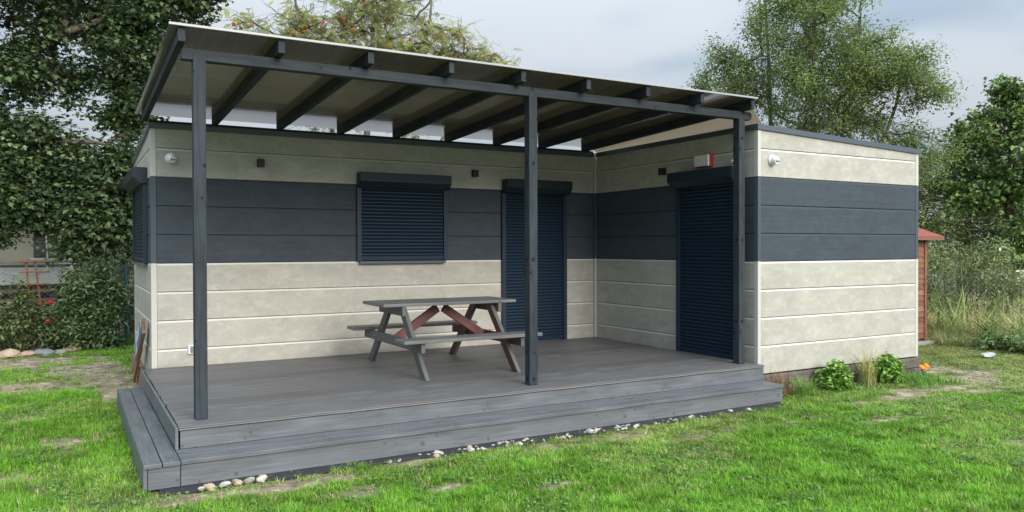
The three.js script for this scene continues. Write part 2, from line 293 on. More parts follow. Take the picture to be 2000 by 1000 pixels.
// roof sheets and edge trims
part(cabin, 'roof', hexa([[0, TOP + 0.0, 0], [W + 0.02, TOP, 0], [W + 0.02, TOP - 0.165, -H], [0, TOP - 0.165, -H], [0, TOP + 0.035, 0], [W + 0.02, TOP + 0.035, 0], [W + 0.02, TOP - 0.13, -H], [0, TOP - 0.13, -H]]), M.membrane);
part(cabin, 'roof', hexa([[W + 0.02, TOP, D], [R, TOP - 0.111, D], [R, TOP - 0.276, -H], [W + 0.02, TOP - 0.165, -H], [W + 0.02, TOP + 0.035, D], [R, TOP - 0.076, D], [R, TOP - 0.241, -H], [W + 0.02, TOP - 0.13, -H]]), M.membrane);
{
  const t = 0.024, h = 0.062, y = TOP - 0.002;
  part(cabin, 'roof_trim', box(-0.025, W - 0.026, y, y + h, 0.001, t + 0.001, 0, 0.004), M.roofTrim);
  part(cabin, 'roof_trim', box(W - t, W - 0.001, y, y + h, 0.028, D + 0.022, 2, 0.004), M.roofTrim);
  part(cabin, 'roof_trim', hexa([[W - t, y, D + t], [R + 0.03, y - 0.112, D + t], [R + 0.03, y - 0.112, D + 0.001], [W, y, D + 0.001], [W - t, y + h - 0.004, D + t], [R + 0.03, y + h - 0.116, D + t], [R + 0.03, y + h - 0.116, D + 0.001], [W, y + h - 0.004, D + 0.001]]), M.roofTrim);
  part(cabin, 'roof_trim', hexa([[-0.026, y, 0], [-0.003, y, 0], [-0.003, y - 0.165, -H - 0.03], [-0.026, y - 0.165, -H - 0.03], [-0.026, y + h, 0], [-0.003, y + h, 0], [-0.003, y + h - 0.165, -H - 0.03], [-0.026, y + h - 0.165, -H - 0.03]], 2), M.roofTrim);
  part(cabin, 'roof_trim', hexa([[R + 0.006, y - 0.112, D], [R + 0.03, y - 0.112, D], [R + 0.03, y - 0.28, -H], [R + 0.006, y - 0.28, -H], [R + 0.006, y + h - 0.116, D], [R + 0.03, y + h - 0.116, D], [R + 0.03, y + h - 0.28, -H], [R + 0.006, y + h - 0.28, -H]], 2), M.roofTrim);
}
// timber plinth under the cladding
for (const [y0, y1, m] of [[0.1, 0.226, M.sleeper], [-0.06, 0.094, M.sleeper]]) {
  part(cabin, 'plinth_board', box(W + 0.02, R + 0.02, y0, y1, D - 0.03, D + 0.015, 0, 0.006), m);
  part(cabin, 'plinth_board', box(R - 0.03, R + 0.018, y0, y1, -H, D - 0.032, 2, 0.006), m);
  part(cabin, 'plinth_board', box(-0.045, 0.0, y0, y1, -H - 0.02, -0.02, 2, 0.006), M.sleeperBrown);
}

// roller shutters, built in the face's own axes and parented to the cabin
const slatProf = (() => { const q = []; for (let i = 0; i <= 5; i++) { const t = i / 5; q.push([0.006 + 0.0125 * Math.sin(Math.PI * (0.12 + 0.8 * t)), t * 0.038]); } return q; })();
function slatGeo(w) {
  const pos = [], n = slatProf.length, v = (u, q) => pos.push(u, q[1], q[0]);
  for (let i = 0; i < n - 1; i++) { const a = slatProf[i], b = slatProf[i + 1]; v(0, a); v(w, a); v(w, b); v(0, a); v(w, b); v(0, b); }
  for (const [a, b] of [[slatProf[n - 1], [0.002, 0.0425]], [[0.002, -0.0], slatProf[0]]]) { v(0, a); v(w, a); v(w, b); v(0, a); v(w, b); v(0, b); }
  const g = new THREE.BufferGeometry(); g.setAttribute('position', new THREE.Float32BufferAttribute(pos, 3)); g.computeVertexNormals(); return g;
}
function extrudeU(profile, u0, u1) {   // profile of [outward, y] pairs, anticlockwise seen from +u
  const s = new THREE.Shape(profile.map(([d, y]) => new THREE.Vector2(d, y)));
  const g = new THREE.ExtrudeGeometry(s, { depth: u1 - u0 - 0.006, bevelEnabled: true, bevelThickness: 0.003, bevelSize: 0.003, bevelOffset: -0.003, bevelSegments: 1 });
  return metreUv(g.applyMatrix4(new THREE.Matrix4().makeBasis(new THREE.Vector3(0, 0, 1), new THREE.Vector3(0, 1, 0), new THREE.Vector3(1, 0, 0))).translate(u0 + 0.003, 0, 0), 0, [0, 0]);
}
function flipWind(g) { const q = g.index ? g.toNonIndexed() : g, p = q.attributes.position; for (let i = 0; i < p.count; i += 3) for (const a of Object.values(q.attributes)) for (let k = 0; k < a.itemSize; k++) { const t = a.array[(i + 1) * a.itemSize + k]; a.array[(i + 1) * a.itemSize + k] = a.array[(i + 2) * a.itemSize + k]; a.array[(i + 2) * a.itemSize + k] = t; } q.computeVertexNormals(); return q; }
function shutter(name, label, m, o) {   // o: u0 u1 outer guides, y0 leaf foot, yTop housing top, depth, box overhangs, sill
  const s = sub(cabin, name); s.userData.label = label; s.applyMatrix4(m);
  const { u0, u1, y0, yTop, depth, l = 0, r = 0 } = o, hb = yTop - 0.18;
  part(s, 'housing', flipWind(extrudeU([[0.001, hb], [depth - 0.075, hb], [depth, yTop - 0.108], [depth, yTop], [0.001, yTop]], u0 - l, u1 + r)), M.shutterBox);
  part(s, 'guide_rail', box(u0, u0 + 0.056, y0 - 0.012, hb - 0.002, 0.001, 0.042, 1, 0.003), M.guide);
  part(s, 'guide_rail', box(u1 - 0.056, u1, y0 - 0.012, hb - 0.002, 0.001, 0.042, 1, 0.003), M.guide);
  const a = u0 + 0.05, b = u1 - 0.05, g = slatGeo(b - a);
  const foot = y0 + 0.05; part(s, 'bottom_rail', box(a, b, y0, foot, 0.008, 0.024, 0, 0.003), M.shutter);
  for (let y = foot; y < hb - 0.004; y += 0.0425) { const q = part(s, 'slat', g, M.shutter); q.position.set(a, y, 0.003); }
  if (o.sill) part(s, 'sill', box(u0 + 0.03, u1 - 0.04, y0 - 0.044, y0 - 0.012, 0.001, 0.062, 0, 0.004), M.roofTrim);
  if (o.lock) part(s, 'lock', new THREE.CylinderGeometry(0.011, 0.011, 0.012, 14).rotateX(Math.PI / 2).translate(lerp(a, b, 0.33), y0 + 0.025, 0.029), M.steel);
  return s;
}
shutter('window_shutter', 'closed roller shutter over the window under the terrace roof', face('front', [0, 0, 0]), { u0: 2.262, u1: 3.463, y0: Y0 + 0.008, yTop: Y0 + 1.07, depth: 0.147, l: -0.008, r: 0.006, sill: true });
shutter('door_shutter', 'closed full height roller shutter beside the inner corner', face('front', [0, 0, 0]), { u0: 4.258, u1: 5.288, y0: 0.372, yTop: Y0 + 1.068, depth: 0.165, l: -0.014, r: 0.012, lock: true });
shutter('door_shutter', 'closed full height roller shutter in the wing', face('left', [W, 0, 0]), { u0: 1.757, u1: 2.785, y0: 0.372, yTop: Y0 + 1.06, depth: 0.175, l: 0.012, r: 0.012 });
shutter('window_shutter', 'closed roller shutter on the side wall', face('left', [0, 0, 0]), { u0: -2.16, u1: -0.42, y0: Y0 + 0.008, yTop: Y0 + 1.06, depth: 0.15, l: 0, r: 0.03, sill: true });

// ------------------------------------------------------------------ deck
const DK = 0.36, ZF = 3.155, XL = -0.085, XR = 5.782, ST = 0.198;
const deck = thing('wooden_deck', 'raised grey wooden deck with a step round two sides', 'deck');
{
  const n = 22, w = (ZF - 0.042) / n;
  for (let i = 0; i < n; i++) { const z0 = 0.042 + i * w, e = rr(-0.006, 0.006); part(deck, 'deck_board', box(XL + e, i > 20 ? XR : 5.77, DK - 0.028, DK + rr(-0.0012, 0.0012), z0 + 0.0042, z0 + w - 0.0042, 0, 0.003, [rnd() * 2, 0.069]).translate(0, 0, 0), M.deck[(i * 7 + (i >> 1)) % 4]); }
  part(deck, 'sub_frame', box(XL + 0.02, 5.76, 0.02, DK - 0.034, 0.06, ZF - 0.06, 0, 0), M.black);
  part(deck, 'fascia_board', box(XL + 0.004, XR - 0.002, ST + 0.002, DK - 0.032, ZF - 0.048, ZF - 0.012, 0, 0.004), M.tread);
  part(deck, 'fascia_board', box(XL - 0.03, XL - 0.008, ST + 0.002, DK - 0.006, 0.05, ZF - 0.004, 2, 0.004), M.tread);
  part(deck, 'fascia_board', box(5.745, XR - 0.002, 0.03, DK - 0.03, D + 0.03, ZF - 0.05, 2, 0.004), M.tread);
  // step: boards along z on the left, along x in front
  part(deck, 'step_tread', box(-0.345, -0.232, ST - 0.03, ST, 0.19, 3.47, 2, 0.004), M.tread);
  part(deck, 'step_tread', box(-0.226, XL - 0.031, ST - 0.03, ST - 0.001, 0.19, 3.47, 2, 0.004), M.tread);
  part(deck, 'step_tread', box(XL - 0.026, 5.735, ST - 0.03, ST, ZF - 0.046, ZF + 0.152, 0, 0.004), M.tread);
  part(deck, 'step_tread', box(XL - 0.026, 5.735, ST - 0.03, ST, ZF + 0.157, 3.466, 0, 0.004), M.tread);
  part(deck, 'step_riser', box(-0.112, 5.73, 0.02, ST - 0.034, 3.416, 3.448, 0, 0.004), M.tread);
  part(deck, 'step_riser', box(-0.318, -0.116, 0.02, ST - 0.034, 3.418, 3.45, 0, 0.004), M.tread);
  part(deck, 'step_riser', box(-0.346, -0.321, 0.01, ST - 0.032, 0.2, 3.455, 2, 0.004), M.tread);
  part(deck, 'step_riser', box(5.705, 5.731, 0.02, ST - 0.034, ZF, 3.414, 2, 0.004), M.tread);
  const screw = new THREE.CylinderGeometry(0.0045, 0.0045, 0.003, 8);
  for (let z = 0.35; z < 3.4; z += 0.6) for (const x of [-0.32, -0.255, -0.2, -0.14]) part(deck, 'screw', screw, M.steel).position.set(x, ST + 0.0008, z + rr(-0.02, 0.02));
  for (let x = 0.2; x < 5.7; x += 0.62) for (const z of [3.22, 3.28, 3.35, 3.43]) part(deck, 'screw', screw, M.steel).position.set(x + rr(-0.02, 0.02), ST + 0.0008, z);
  part(deck, 'step_frame', box(-0.28, 5.68, 0.005, ST - 0.036, ZF - 0.01, 3.38, 0, 0), M.black);
  part(deck, 'step_frame', box(-0.3, XL - 0.04, 0.005, ST - 0.036, 0.24, ZF - 0.02, 0, 0), M.black);
}

// ------------------------------------------------------------------ pergola roof over the deck
const pergola = thing('terrace_roof', 'lean-to terrace roof of anthracite timber and bronze polycarbonate', 'pergola', [0, DK, 0]);
{
  const up = (g) => g.translate(0, -DK, 0), y = (v) => v + Y0;
  const post = (x) => part(pergola, 'post', up(box(x, x + 0.088, DK + 0.002, y(1.6), 2.878, 2.968, 1, 0.004)), M.glaze);
  post(0.045); post(2.935); post(5.592);
  part(pergola, 'beam', up(box(-0.035, 2.965, y(1.553), y(1.636), 2.882, 2.964, 0, 0.004)), M.glaze);
  part(pergola, 'beam', up(box(2.968, 5.785, y(1.553), y(1.636), 2.882, 2.964, 0, 0.004)), M.glaze);
  part(pergola, 'ledger', up(box(-0.01, 5.76, y(1.506), y(1.53), -0.075, 0.012, 0, 0.003)), M.glaze);
  const yb = (z) => y(1.531 + 0.0382 * z), xr = [-0.022, 0.688, 1.4, 2.118, 2.83, 3.542, 4.256, 4.97, 5.695];
  for (const x of xr) {
    const a = x - 0.05, z0 = -0.13, z1 = 3.09, hh = 0.1;
    part(pergola, 'rafter', up(hexa([[a, yb(z1), z1], [x, yb(z1), z1], [x, yb(z0), z0], [a, yb(z0), z0], [a, yb(z1) + hh, z1], [x, yb(z1) + hh, z1], [x, yb(z0) + hh, z0], [a, yb(z0) + hh, z0]], 2)), M.glaze);
    // end grain cap of the rafter, paler where the glaze took less
    part(pergola, 'rafter_end', up(box(a + 0.001, x - 0.001, yb(z1) + 0.001, yb(z1) + hh - 0.001, z1 + 0.0005, z1 + 0.004, 1, 0)), M.glaze);
  }
  const ys = (z) => yb(z) + 0.102, sheet = (x0, x1, z0, z1) => up(hexa([[x0, ys(z1), z1], [x1, ys(z1), z1], [x1, ys(z0), z0], [x0, ys(z0), z0], [x0, ys(z1) + 0.016, z1], [x1, ys(z1) + 0.016, z1], [x1, ys(z0) + 0.016, z0], [x0, ys(z0) + 0.016, z0]], 0));
  const cuts = [-0.13, 0.665, 2.093, 3.518, 4.945, 5.705];
  for (let i = 0; i < 5; i++) part(pergola, 'roof_sheet', sheet(cuts[i] + 0.002, cuts[i + 1] - 0.002, -0.27, 3.112), M.sheet);
  part(pergola, 'edge_profile', up(box(-0.135, 5.71, ys(3.11) - 0.001, ys(3.11) + 0.018, 3.114, 3.13, 0, 0.003)), M.whiteMetal);
  part(pergola, 'edge_profile', up(hexa([[5.706, ys(3.11) - 0.002, 3.112], [5.713, ys(3.11) - 0.002, 3.112], [5.713, ys(-0.27) - 0.002, -0.27], [5.706, ys(-0.27) - 0.002, -0.27], [5.706, ys(3.11) + 0.019, 3.112], [5.713, ys(3.11) + 0.019, 3.112], [5.713, ys(-0.27) + 0.019, -0.27], [5.706, ys(-0.27) + 0.019, -0.27]], 2)), M.whiteMetal);
  // leaning closure sheet between the last rafter and the wing roof
  const q = [[5.702, yb(0.03) + 0.03, 0.03], [5.702, yb(3.05) + 0.03, 3.05], [5.935, TOP + 0.064, 2.99], [5.82, TOP + 0.064, 0.03]], n = 0.006;
  part(pergola, 'closure_sheet', up(hexa([q[3], q[2], [q[2][0] - n, q[2][1], q[2][2]], [q[3][0] - n, q[3][1], q[3][2]], q[0], q[1], [q[1][0] - n, q[1][1], q[1][2]], [q[0][0] - n, q[0][1], q[0][2]]], 2)), M.closure);
  // bolts on the middle joint and the sheet screws near the left edge
  part(pergola, 'bolt', up(new THREE.CylinderGeometry(0.008, 0.008, 0.008, 10).rotateX(Math.PI / 2).translate(2.99, y(1.618), 2.967)), M.black);
}

// ------------------------------------------------------------------ things on the walls
function cctv(label, m, yaw) {   // local axes: outward +z
  const t = thing('security_camera', label, 'camera', [0, 0, 0], 0, 'white dome cameras on the cabin'); t.applyMatrix4(m);
  const lathe = (pts) => new THREE.LatheGeometry(pts.map(([r, h]) => new THREE.Vector2(r, h)), 28).rotateX(Math.PI / 2);
  part(t, 'base', lathe([[0, 0.001], [0.058, 0.001], [0.06, 0.006], [0.056, 0.02], [0.046, 0.03], [0, 0.031]]), M.whitePlastic);
  const b = part(t, 'ball', new THREE.SphereGeometry(0.046, 26, 18), M.whitePlastic); b.position.set(0, -0.004, 0.048);
  const head = part(t, 'lens_housing', new THREE.CylinderGeometry(0.033, 0.037, 0.02, 26).rotateX(Math.PI / 2), M.whitePlastic); head.rotation.set(0.35, yaw, 0, 'YXZ'); head.position.set(Math.sin(yaw) * 0.038, -0.018, 0.048 + Math.cos(yaw) * 0.034);
  for (const s of [-1, 1]) part(head, 'lens', new THREE.CylinderGeometry(0.0095, 0.0095, 0.004, 16).rotateX(Math.PI / 2).translate(s * 0.0135, 0, 0.0105), M.lens);
  return t;
}
cctv('white security camera at the cabin corner beside the terrace post', face('front', [0.2, Y0 + 1.13, 0.001]), 0.25);
cctv('white security camera high on the outer wing wall', face('front', [6.01, Y0 + 1.118, D + 0.001]), -0.1);
cctv('white security camera half hidden behind the corner post', face('left', [W - 0.001, Y0 + 1.115, 2.755]), 0);
function lamp(label, m) {
  const t = thing('wall_lamp', label, 'lamp', [0, 0, 0], 0, 'black cube wall lamps'); t.applyMatrix4(m);
  part(t, 'housing', new RoundedBoxGeometry(0.072, 0.088, 0.07, 2, 0.004).translate(0, 0, 0.042), M.black);
  part(t, 'mounting_plate', new THREE.BoxGeometry(0.06, 0.074, 0.006).translate(0, 0, 0.0035), M.black);
  part(t, 'lens', new THREE.CylinderGeometry(0.022, 0.022, 0.004, 20).translate(0, -0.046, 0.042), M.greyPlastic);
}
lamp('small black cube lamp between the corner camera and the window shutter', face('front', [1.135, Y0 + 1.125, 0.001]));
lamp('small black cube lamp between the window shutter and the inner door', face('front', [3.855, Y0 + 1.127, 0.001]));
lamp('small black cube lamp beside the wing door', face('left', [W - 0.001, Y0 + 1.112, 1.5]));
{
  const t = thing('alarm_siren', 'white and red alarm siren box above the wing door', 'alarm'); t.applyMatrix4(face('left', [W - 0.001, Y0 + 1.172, 2.235]));
  part(t, 'back_box', new RoundedBoxGeometry(0.25, 0.15, 0.05, 2, 0.008).translate(0, 0, 0.026), M.red);
  part(t, 'cover', new RoundedBoxGeometry(0.234, 0.132, 0.024, 2, 0.006).translate(0, 0.002, 0.064), M.whitePlastic);
}
{
  const t = thing('outdoor_socket', 'grey outdoor socket low on the wall behind the terrace post', 'socket', [0.44, Y0 - 0.945, 0.001]);
  part(t, 'frame', new RoundedBoxGeometry(0.16, 0.098, 0.03, 2, 0.006).translate(0, 0, 0.016), M.whitePlastic);
  part(t, 'flap', new RoundedBoxGeometry(0.136, 0.072, 0.016, 2, 0.005).translate(0.006, 0.002, 0.04), M.greyPlastic);
}
solo('cable', tube([[W - 0.035, TOP + 0.055, 0.1], [W - 0.045, TOP + 0.035, 0.075], [W - 0.06, TOP - 0.0, 0.05], [W - 0.075, TOP - 0.02, 0.038], [W - 0.08, TOP - 0.03, 0.012]], 0.0045, 20, 6), M.whitePlastic, 'short white cable hanging in the inner roof corner', 'cable');

// ------------------------------------------------------------------ picnic table
{
  const t = thing('picnic_table', 'grey painted picnic table with attached benches on the deck', 'picnic table', [2.73, DK + 0.002, 1.42]);
  const L = 0.765, pl = (z0, z1, y0, y1, e = 0) => box(-L + rr(-0.004, 0.004), L + rr(-0.004, 0.004) + e, y0, y1, z0, z1, 0, 0.005);
  for (let i = 0; i < 5; i++) { const z = -0.32 + i * 0.129; part(t, 'table_plank', pl(z, z + 0.122, 0.677, 0.71), M.tableTop); }
  for (const s of [-1, 1]) for (let i = 0; i < 2; i++) { const z = s * (0.615 + i * 0.132), a = Math.min(z, z + s * 0.125); part(t, 'bench_plank', pl(a, a + 0.125, 0.362, 0.396), M.tableTop); }
  // inner faces keep the old red-brown glaze: give a timber its colours by the way its faces look
  const twoTone = (g, inner) => { const q = g.index ? g.toNonIndexed() : g, p = q.attributes.position, a = new THREE.Vector3(), b = new THREE.Vector3(), c = new THREE.Vector3(), out = [[], []];
    for (let i = 0; i < p.count; i += 3) { a.fromBufferAttribute(p, i); b.fromBufferAttribute(p, i + 1).sub(a); c.fromBufferAttribute(p, i + 2).sub(a); b.cross(c).normalize(); out[b.x * inner > 0.5 ? 1 : 0].push(i); }
    const r = new THREE.BufferGeometry(), ord = [...out[0], ...out[1]];
    for (const [k, at] of Object.entries(q.attributes)) { const v = new Float32Array(at.array.length); ord.forEach((s, d) => { for (let j = 0; j < 3 * at.itemSize; j++) v[d * 3 * at.itemSize + j] = at.array[s * at.itemSize + j]; }); r.setAttribute(k, new THREE.BufferAttribute(v, at.itemSize)); }
    r.addGroup(0, out[0].length * 3, 0); r.addGroup(out[0].length * 3, out[1].length * 3, 1); return r; };
  const two = [M.tableGrey, M.tableRed];
  for (const s of [-1, 1]) {
    const xo = s * 0.55, xi = s * 0.507, inner = -s;
    part(t, 'top_cleat', twoTone(timber([xo, 0.63, -0.345], [xo, 0.63, 0.345], 0.042, 0.092), inner), two);
    part(t, 'bench_bearer', twoTone(timber([xo, 0.313, -0.83], [xo, 0.313, 0.83], 0.042, 0.096), inner), two);
    for (const e of [-1, 1]) {
      const foot = new THREE.Vector3(xi, -0.0, e * 0.775), head = new THREE.Vector3(xi, 0.668, e * 0.165), d = head.clone().sub(foot).normalize(), n = new THREE.Vector3(0, -d.z * e, d.y * e).normalize();
      // leg with its foot cut level
      const w2 = 0.046, k = w2 / Math.abs(d.y), q = [];
      for (const [yy, c] of [[0, foot], [0.672, head]]) for (const [dx, dz] of [[-0.0205, k], [0.0205, k], [0.0205, -k], [-0.0205, -k]]) q.push([xi + dx, yy, c.z + dz]);
      part(t, 'leg', twoTone(hexa(q, 1), inner), two);
    }
    const br = timber([s * 0.035, 0.63, 0], [s * 0.51, 0.315, 0], 0.042, 0.092, [0, 1, 0]);
    part(t, 'brace', br, M.tableRed);
    for (const e of [-1, 1]) part(t, 'bolt', new THREE.CylinderGeometry(0.009, 0.009, 0.006, 8).rotateZ(Math.PI / 2).translate(s * 0.574, 0.315, e * 0.49), M.steel);
  }
}
// ------------------------------------------------------------------ leaves and trees
function fan(points, fold = 0.2) {   // flat leaf outline in xz from the stalk at the origin toward +z, folded along its midrib
  const c = points.reduce((a, p) => [a[0] + p[0] / points.length, a[1] + p[1] / points.length], [0, 0]), pos = [];
  const y = (p) => Math.abs(p[0]) * fold - p[1] * p[1] * 1.2;
  for (let i = 0; i < points.length; i++) { const a = points[i], b = points[(i + 1) % points.length]; pos.push(c[0], y(c), c[1], b[0], y(b), b[1], a[0], y(a), a[1]); }
  return pos;
}
const half = (h) => [...h, ...h.slice(1, -1).reverse().map(([x, z]) => [-x, z])];
const MAPLE = half([[0, 0], [0.016, -0.006], [0.034, 0.008], [0.026, 0.022], [0.06, 0.036], [0.05, 0.05], [0.026, 0.05], [0.026, 0.075], [0, 0.105]]);
const OVAL = half([[0, 0], [0.012, 0.014], [0.016, 0.034], [0.01, 0.056], [0, 0.07]]);
const SLIM = half([[0, 0], [0.006, 0.02], [0.006, 0.05], [0, 0.085]]);
const MINT = half([[0, 0], [0.018, 0.01], [0.024, 0.026], [0.016, 0.046], [0, 0.06]]);
const ROWAN = (() => { const r = []; for (let i = 0; i < 6; i++) for (const s of [-1, 1]) r.push([i, s]); return r; })();
function cluster(outline, n, spread, size, seed, fold) {
  const r = mulberry(seed), pos = [], m = new THREE.Matrix4(), v = new THREE.Vector3(), e = new THREE.Euler(), q = new THREE.Quaternion();
  const leaf = fan(outline, fold);
  for (let i = 0; i < n; i++) {
    e.set(-0.45 + r() * 1.5, r() * 6.283, (r() - 0.5) * 1.2, 'YXZ'); q.setFromEuler(e);
    const s = size * (0.5 + 0.75 * r()); m.compose(v.set((r() - 0.5) * 2 * spread, (r() - 0.5) * 1.6 * spread, (r() - 0.5) * 2 * spread).clone(), q, new THREE.Vector3(s, s, s));
    for (let k = 0; k < leaf.length; k += 3) { v.set(leaf[k], leaf[k + 1], leaf[k + 2]).applyMatrix4(m); pos.push(v.x, v.y, v.z); }
  }
  const g = new THREE.BufferGeometry(); g.setAttribute('position', new THREE.Float32BufferAttribute(pos, 3)); g.computeVertexNormals(); return g;
}
function rowanCluster(seed) {   // feathered leaves: pairs of leaflets on a drooping stalk
  const r = mulberry(seed), pos = [], v = new THREE.Vector3(), m = new THREE.Matrix4(), leaf = fan(half([[0, 0], [0.008, 0.015], [0.008, 0.035], [0, 0.05]]), 0.2);
  for (let f = 0; f < 4; f++) {
    const az = r() * 6.283, droop = -0.25 + r() * 0.75, root = new THREE.Matrix4().makeRotationFromEuler(new THREE.Euler(droop, az, 0, 'YXZ')).setPosition((r() - 0.5) * 0.12, (r() - 0.5) * 0.1, (r() - 0.5) * 0.12);
    for (let i = 0; i < 7; i++) for (const s of i === 6 ? [0] : [-1, 1]) {
      m.makeRotationFromEuler(new THREE.Euler(0.2 * r(), s * 1.0, 0, 'YXZ')).setPosition(0, -0.012 * i * i * 0.12, 0.03 + i * 0.022).premultiply(root);
      for (let k = 0; k < leaf.length; k += 3) { v.set(leaf[k], leaf[k + 1], leaf[k + 2]).applyMatrix4(m); pos.push(v.x, v.y, v.z); }
    }
  }
  const g = new THREE.BufferGeometry(); g.setAttribute('position', new THREE.Float32BufferAttribute(pos, 3)); g.computeVertexNormals(); return g;
}
const toCam = (x, y, z) => Math.hypot(x - camera.position.x, y - camera.position.y, z - camera.position.z);
function scatter(parent, name, geos, mat, spots, colors, scaleR = [0.8, 1.25]) {   // spots: [x,y,z,tone?]
  const per = geos.map(() => []); spots.forEach((s, i) => per[Math.floor(rnd() * geos.length)].push(s));
  const m = new THREE.Matrix4(), q = new THREE.Quaternion(), e = new THREE.Euler(), c = new THREE.Color();
  per.forEach((list, k) => {
    if (!list.length) return;
    const im = new THREE.InstancedMesh(geos[k], mat, list.length); im.name = name; im.castShadow = im.receiveShadow = true; im.userData.kind = 'stuff';
    list.forEach(([x, y, z, tone = 0.5, sc = 1], i) => {
      e.set((rnd() - 0.5) * 0.7, rnd() * 6.283, (rnd() - 0.5) * 0.7); q.setFromEuler(e); const s = sc * rr(...scaleR);
      m.compose(new THREE.Vector3(x, y, z), q, new THREE.Vector3(s, s, s)); im.setMatrixAt(i, m);
      const a = colors[Math.floor(rnd() * colors.length)], t = 0.72 + 0.4 * tone + rr(-0.15, 0.15); im.setColorAt(i, c.setRGB(a[0] * t, a[1] * t, a[2] * t));
    });
    parent.add(im);
  });
}
function taper(a, b, ra, rb, seg = 4, rad = 6, wob = 0.04) {   // wavering tapered branch
  const L = a.distanceTo(b), pos = [], uv = [], idx = [], X = b.clone().sub(a).normalize(), U = new THREE.Vector3(Math.abs(X.y) > 0.9 ? 1 : 0, Math.abs(X.y) > 0.9 ? 0 : 1, 0).cross(X).normalize(), V = X.clone().cross(U), ph = rnd() * 6.28, ph2 = rnd() * 6.28;
  for (let i = 0; i <= seg; i++) {
    const t = i / seg, c = a.clone().lerp(b, t), bump = Math.sin(t * Math.PI); c.addScaledVector(U, L * wob * bump * Math.sin(ph + t * 5)).addScaledVector(V, L * wob * bump * Math.cos(ph2 + t * 4)); const r = lerp(ra, rb, t);
    for (let k = 0; k <= rad; k++) { const w = (k / rad) * 6.28318, q = c.clone().addScaledVector(U, Math.cos(w) * r).addScaledVector(V, Math.sin(w) * r); pos.push(q.x, q.y, q.z); uv.push(k / rad, t * L); }
  }
  for (let i = 0; i < seg; i++) for (let k = 0; k < rad; k++) { const p = i * (rad + 1) + k, q = p + rad + 1; idx.push(p, q, p + 1, q, q + 1, p + 1); }
  const g = new THREE.BufferGeometry(); g.setAttribute('position', new THREE.Float32BufferAttribute(pos, 3)); g.setAttribute('uv', new THREE.Float32BufferAttribute(uv, 2)); g.setIndex(idx); g.computeVertexNormals(); return g;
}
// stems: list of point lists (world) with radius; lobes: [x,y,z,rx,ry,rz,count of clumps]
function tree(name, label, o, group) {
  const base = new THREE.Vector3(...o.base), t = thing(name, label, o.category ?? 'tree', o.base, 0, group);
  const nodes = [], wood = [];
  for (const stem of o.stems) stem.pts.forEach((p, i) => nodes.push({ p: new THREE.Vector3(...p), up: i ? nodes.length - 1 : -1, w: 0, stem, i }));
  const clumps = [];
  for (const [x, y, z, rx, ry, rz, n] of o.lobes) for (let i = 0; i < n; i++) {
    const a = rnd() * 6.283, u = rnd() * 2 - 1, r = Math.pow(rnd(), 0.42), s = Math.sqrt(1 - u * u);
    clumps.push(new THREE.Vector3(x + rx * r * s * Math.cos(a), y + ry * r * u, z + rz * r * s * Math.sin(a)));
  }
  const first = nodes.length, top = nodes[nodes.length - 1].p;
  clumps.sort((a, b) => nodes.slice(0, first).reduce((m, n) => Math.min(m, n.p.distanceTo(a)), 99) - nodes.slice(0, first).reduce((m, n) => Math.min(m, n.p.distanceTo(b)), 99));
  for (const c of clumps) {
    let best = 0, bd = 1e9;
    nodes.forEach((n, k) => { const d = n.p.distanceTo(c) * (n.p.y > c.y + 0.3 ? 1.6 : 1) + (k < first ? 0 : 0.15); if (k >= (o.skip ?? 1) && d < bd) { bd = d; best = k; } });
    nodes.push({ p: c, up: best, w: 1 });
  }
  for (let k = nodes.length - 1; k >= 0; k--) if (nodes[k].up >= 0) nodes[nodes[k].up].w += nodes[k].w;
  const rad = (n) => (n.stem ? lerp(n.stem.r0, n.stem.r1, n.i / (n.stem.pts.length - 1)) : Math.min(o.limbMax ?? 0.12, (o.twig ?? 0.008) * Math.pow(n.w, 0.5) + 0.004));
  nodes.forEach((n, k) => {
    if (n.up < 0 || (n.stem && n.i === 0)) return; const u = nodes[n.up];
    wood.push(taper(u.p, n.p, n.stem ? rad(u) : Math.min(rad(u), rad(n) * 1.5), rad(n), n.stem ? 5 : 4, n.stem ? 9 : 5, n.stem ? 0.03 : 0.06));
  });
  const spots = [];
  for (const c of clumps) {
    const tone = rnd(), r = o.clump * rr(0.75, 1.3), m = Math.round(o.per * rr(0.7, 1.3));
    for (let i = 0; i < m; i++) spots.push([c.x + gauss() * r, c.y + gauss() * r * 0.8, c.z + gauss() * r, tone]);
    for (let i = 0; i < (o.twigs ?? 3); i++) { const e = new THREE.Vector3(c.x + gauss() * r * 1.3, c.y + gauss() * r, c.z + gauss() * r * 1.3); wood.push(taper(c, e, 0.006, 0.002, 2, 3, 0.08)); }
  }
  const g = merge(wood).translate(-base.x, -base.y, -base.z); part(t, 'trunk', g, o.bark ?? M.bark);
  scatter(t, 'crown', o.leaves, o.leafMat ?? M.leaf, spots.map(([x, y, z, k]) => [x - base.x, y - base.y, z - base.z, k]), o.colors);
  return { t, clumps, base };
}
const mapleG = [1, 2, 3, 4].map((s) => cluster(MAPLE, 8, 0.16, 0.8, s * 7, 0.25));
const ovalG = [1, 2, 3].map((s) => cluster(OVAL, 8, 0.13, 1.0, s * 11, 0.3));
const plumG = [1, 2, 3].map((s) => cluster(OVAL, 8, 0.16, 0.95, s * 17, 0.3));
const slimG = [1, 2, 3].map((s) => cluster(SLIM, 9, 0.14, 1.1, s * 13, 0.2));
const oakG = [1, 2, 3].map((s) => cluster(MAPLE, 7, 0.16, 1.0, s * 19, 0.3));
const rowanG = [1, 2, 3].map((s) => rowanCluster(s * 5));

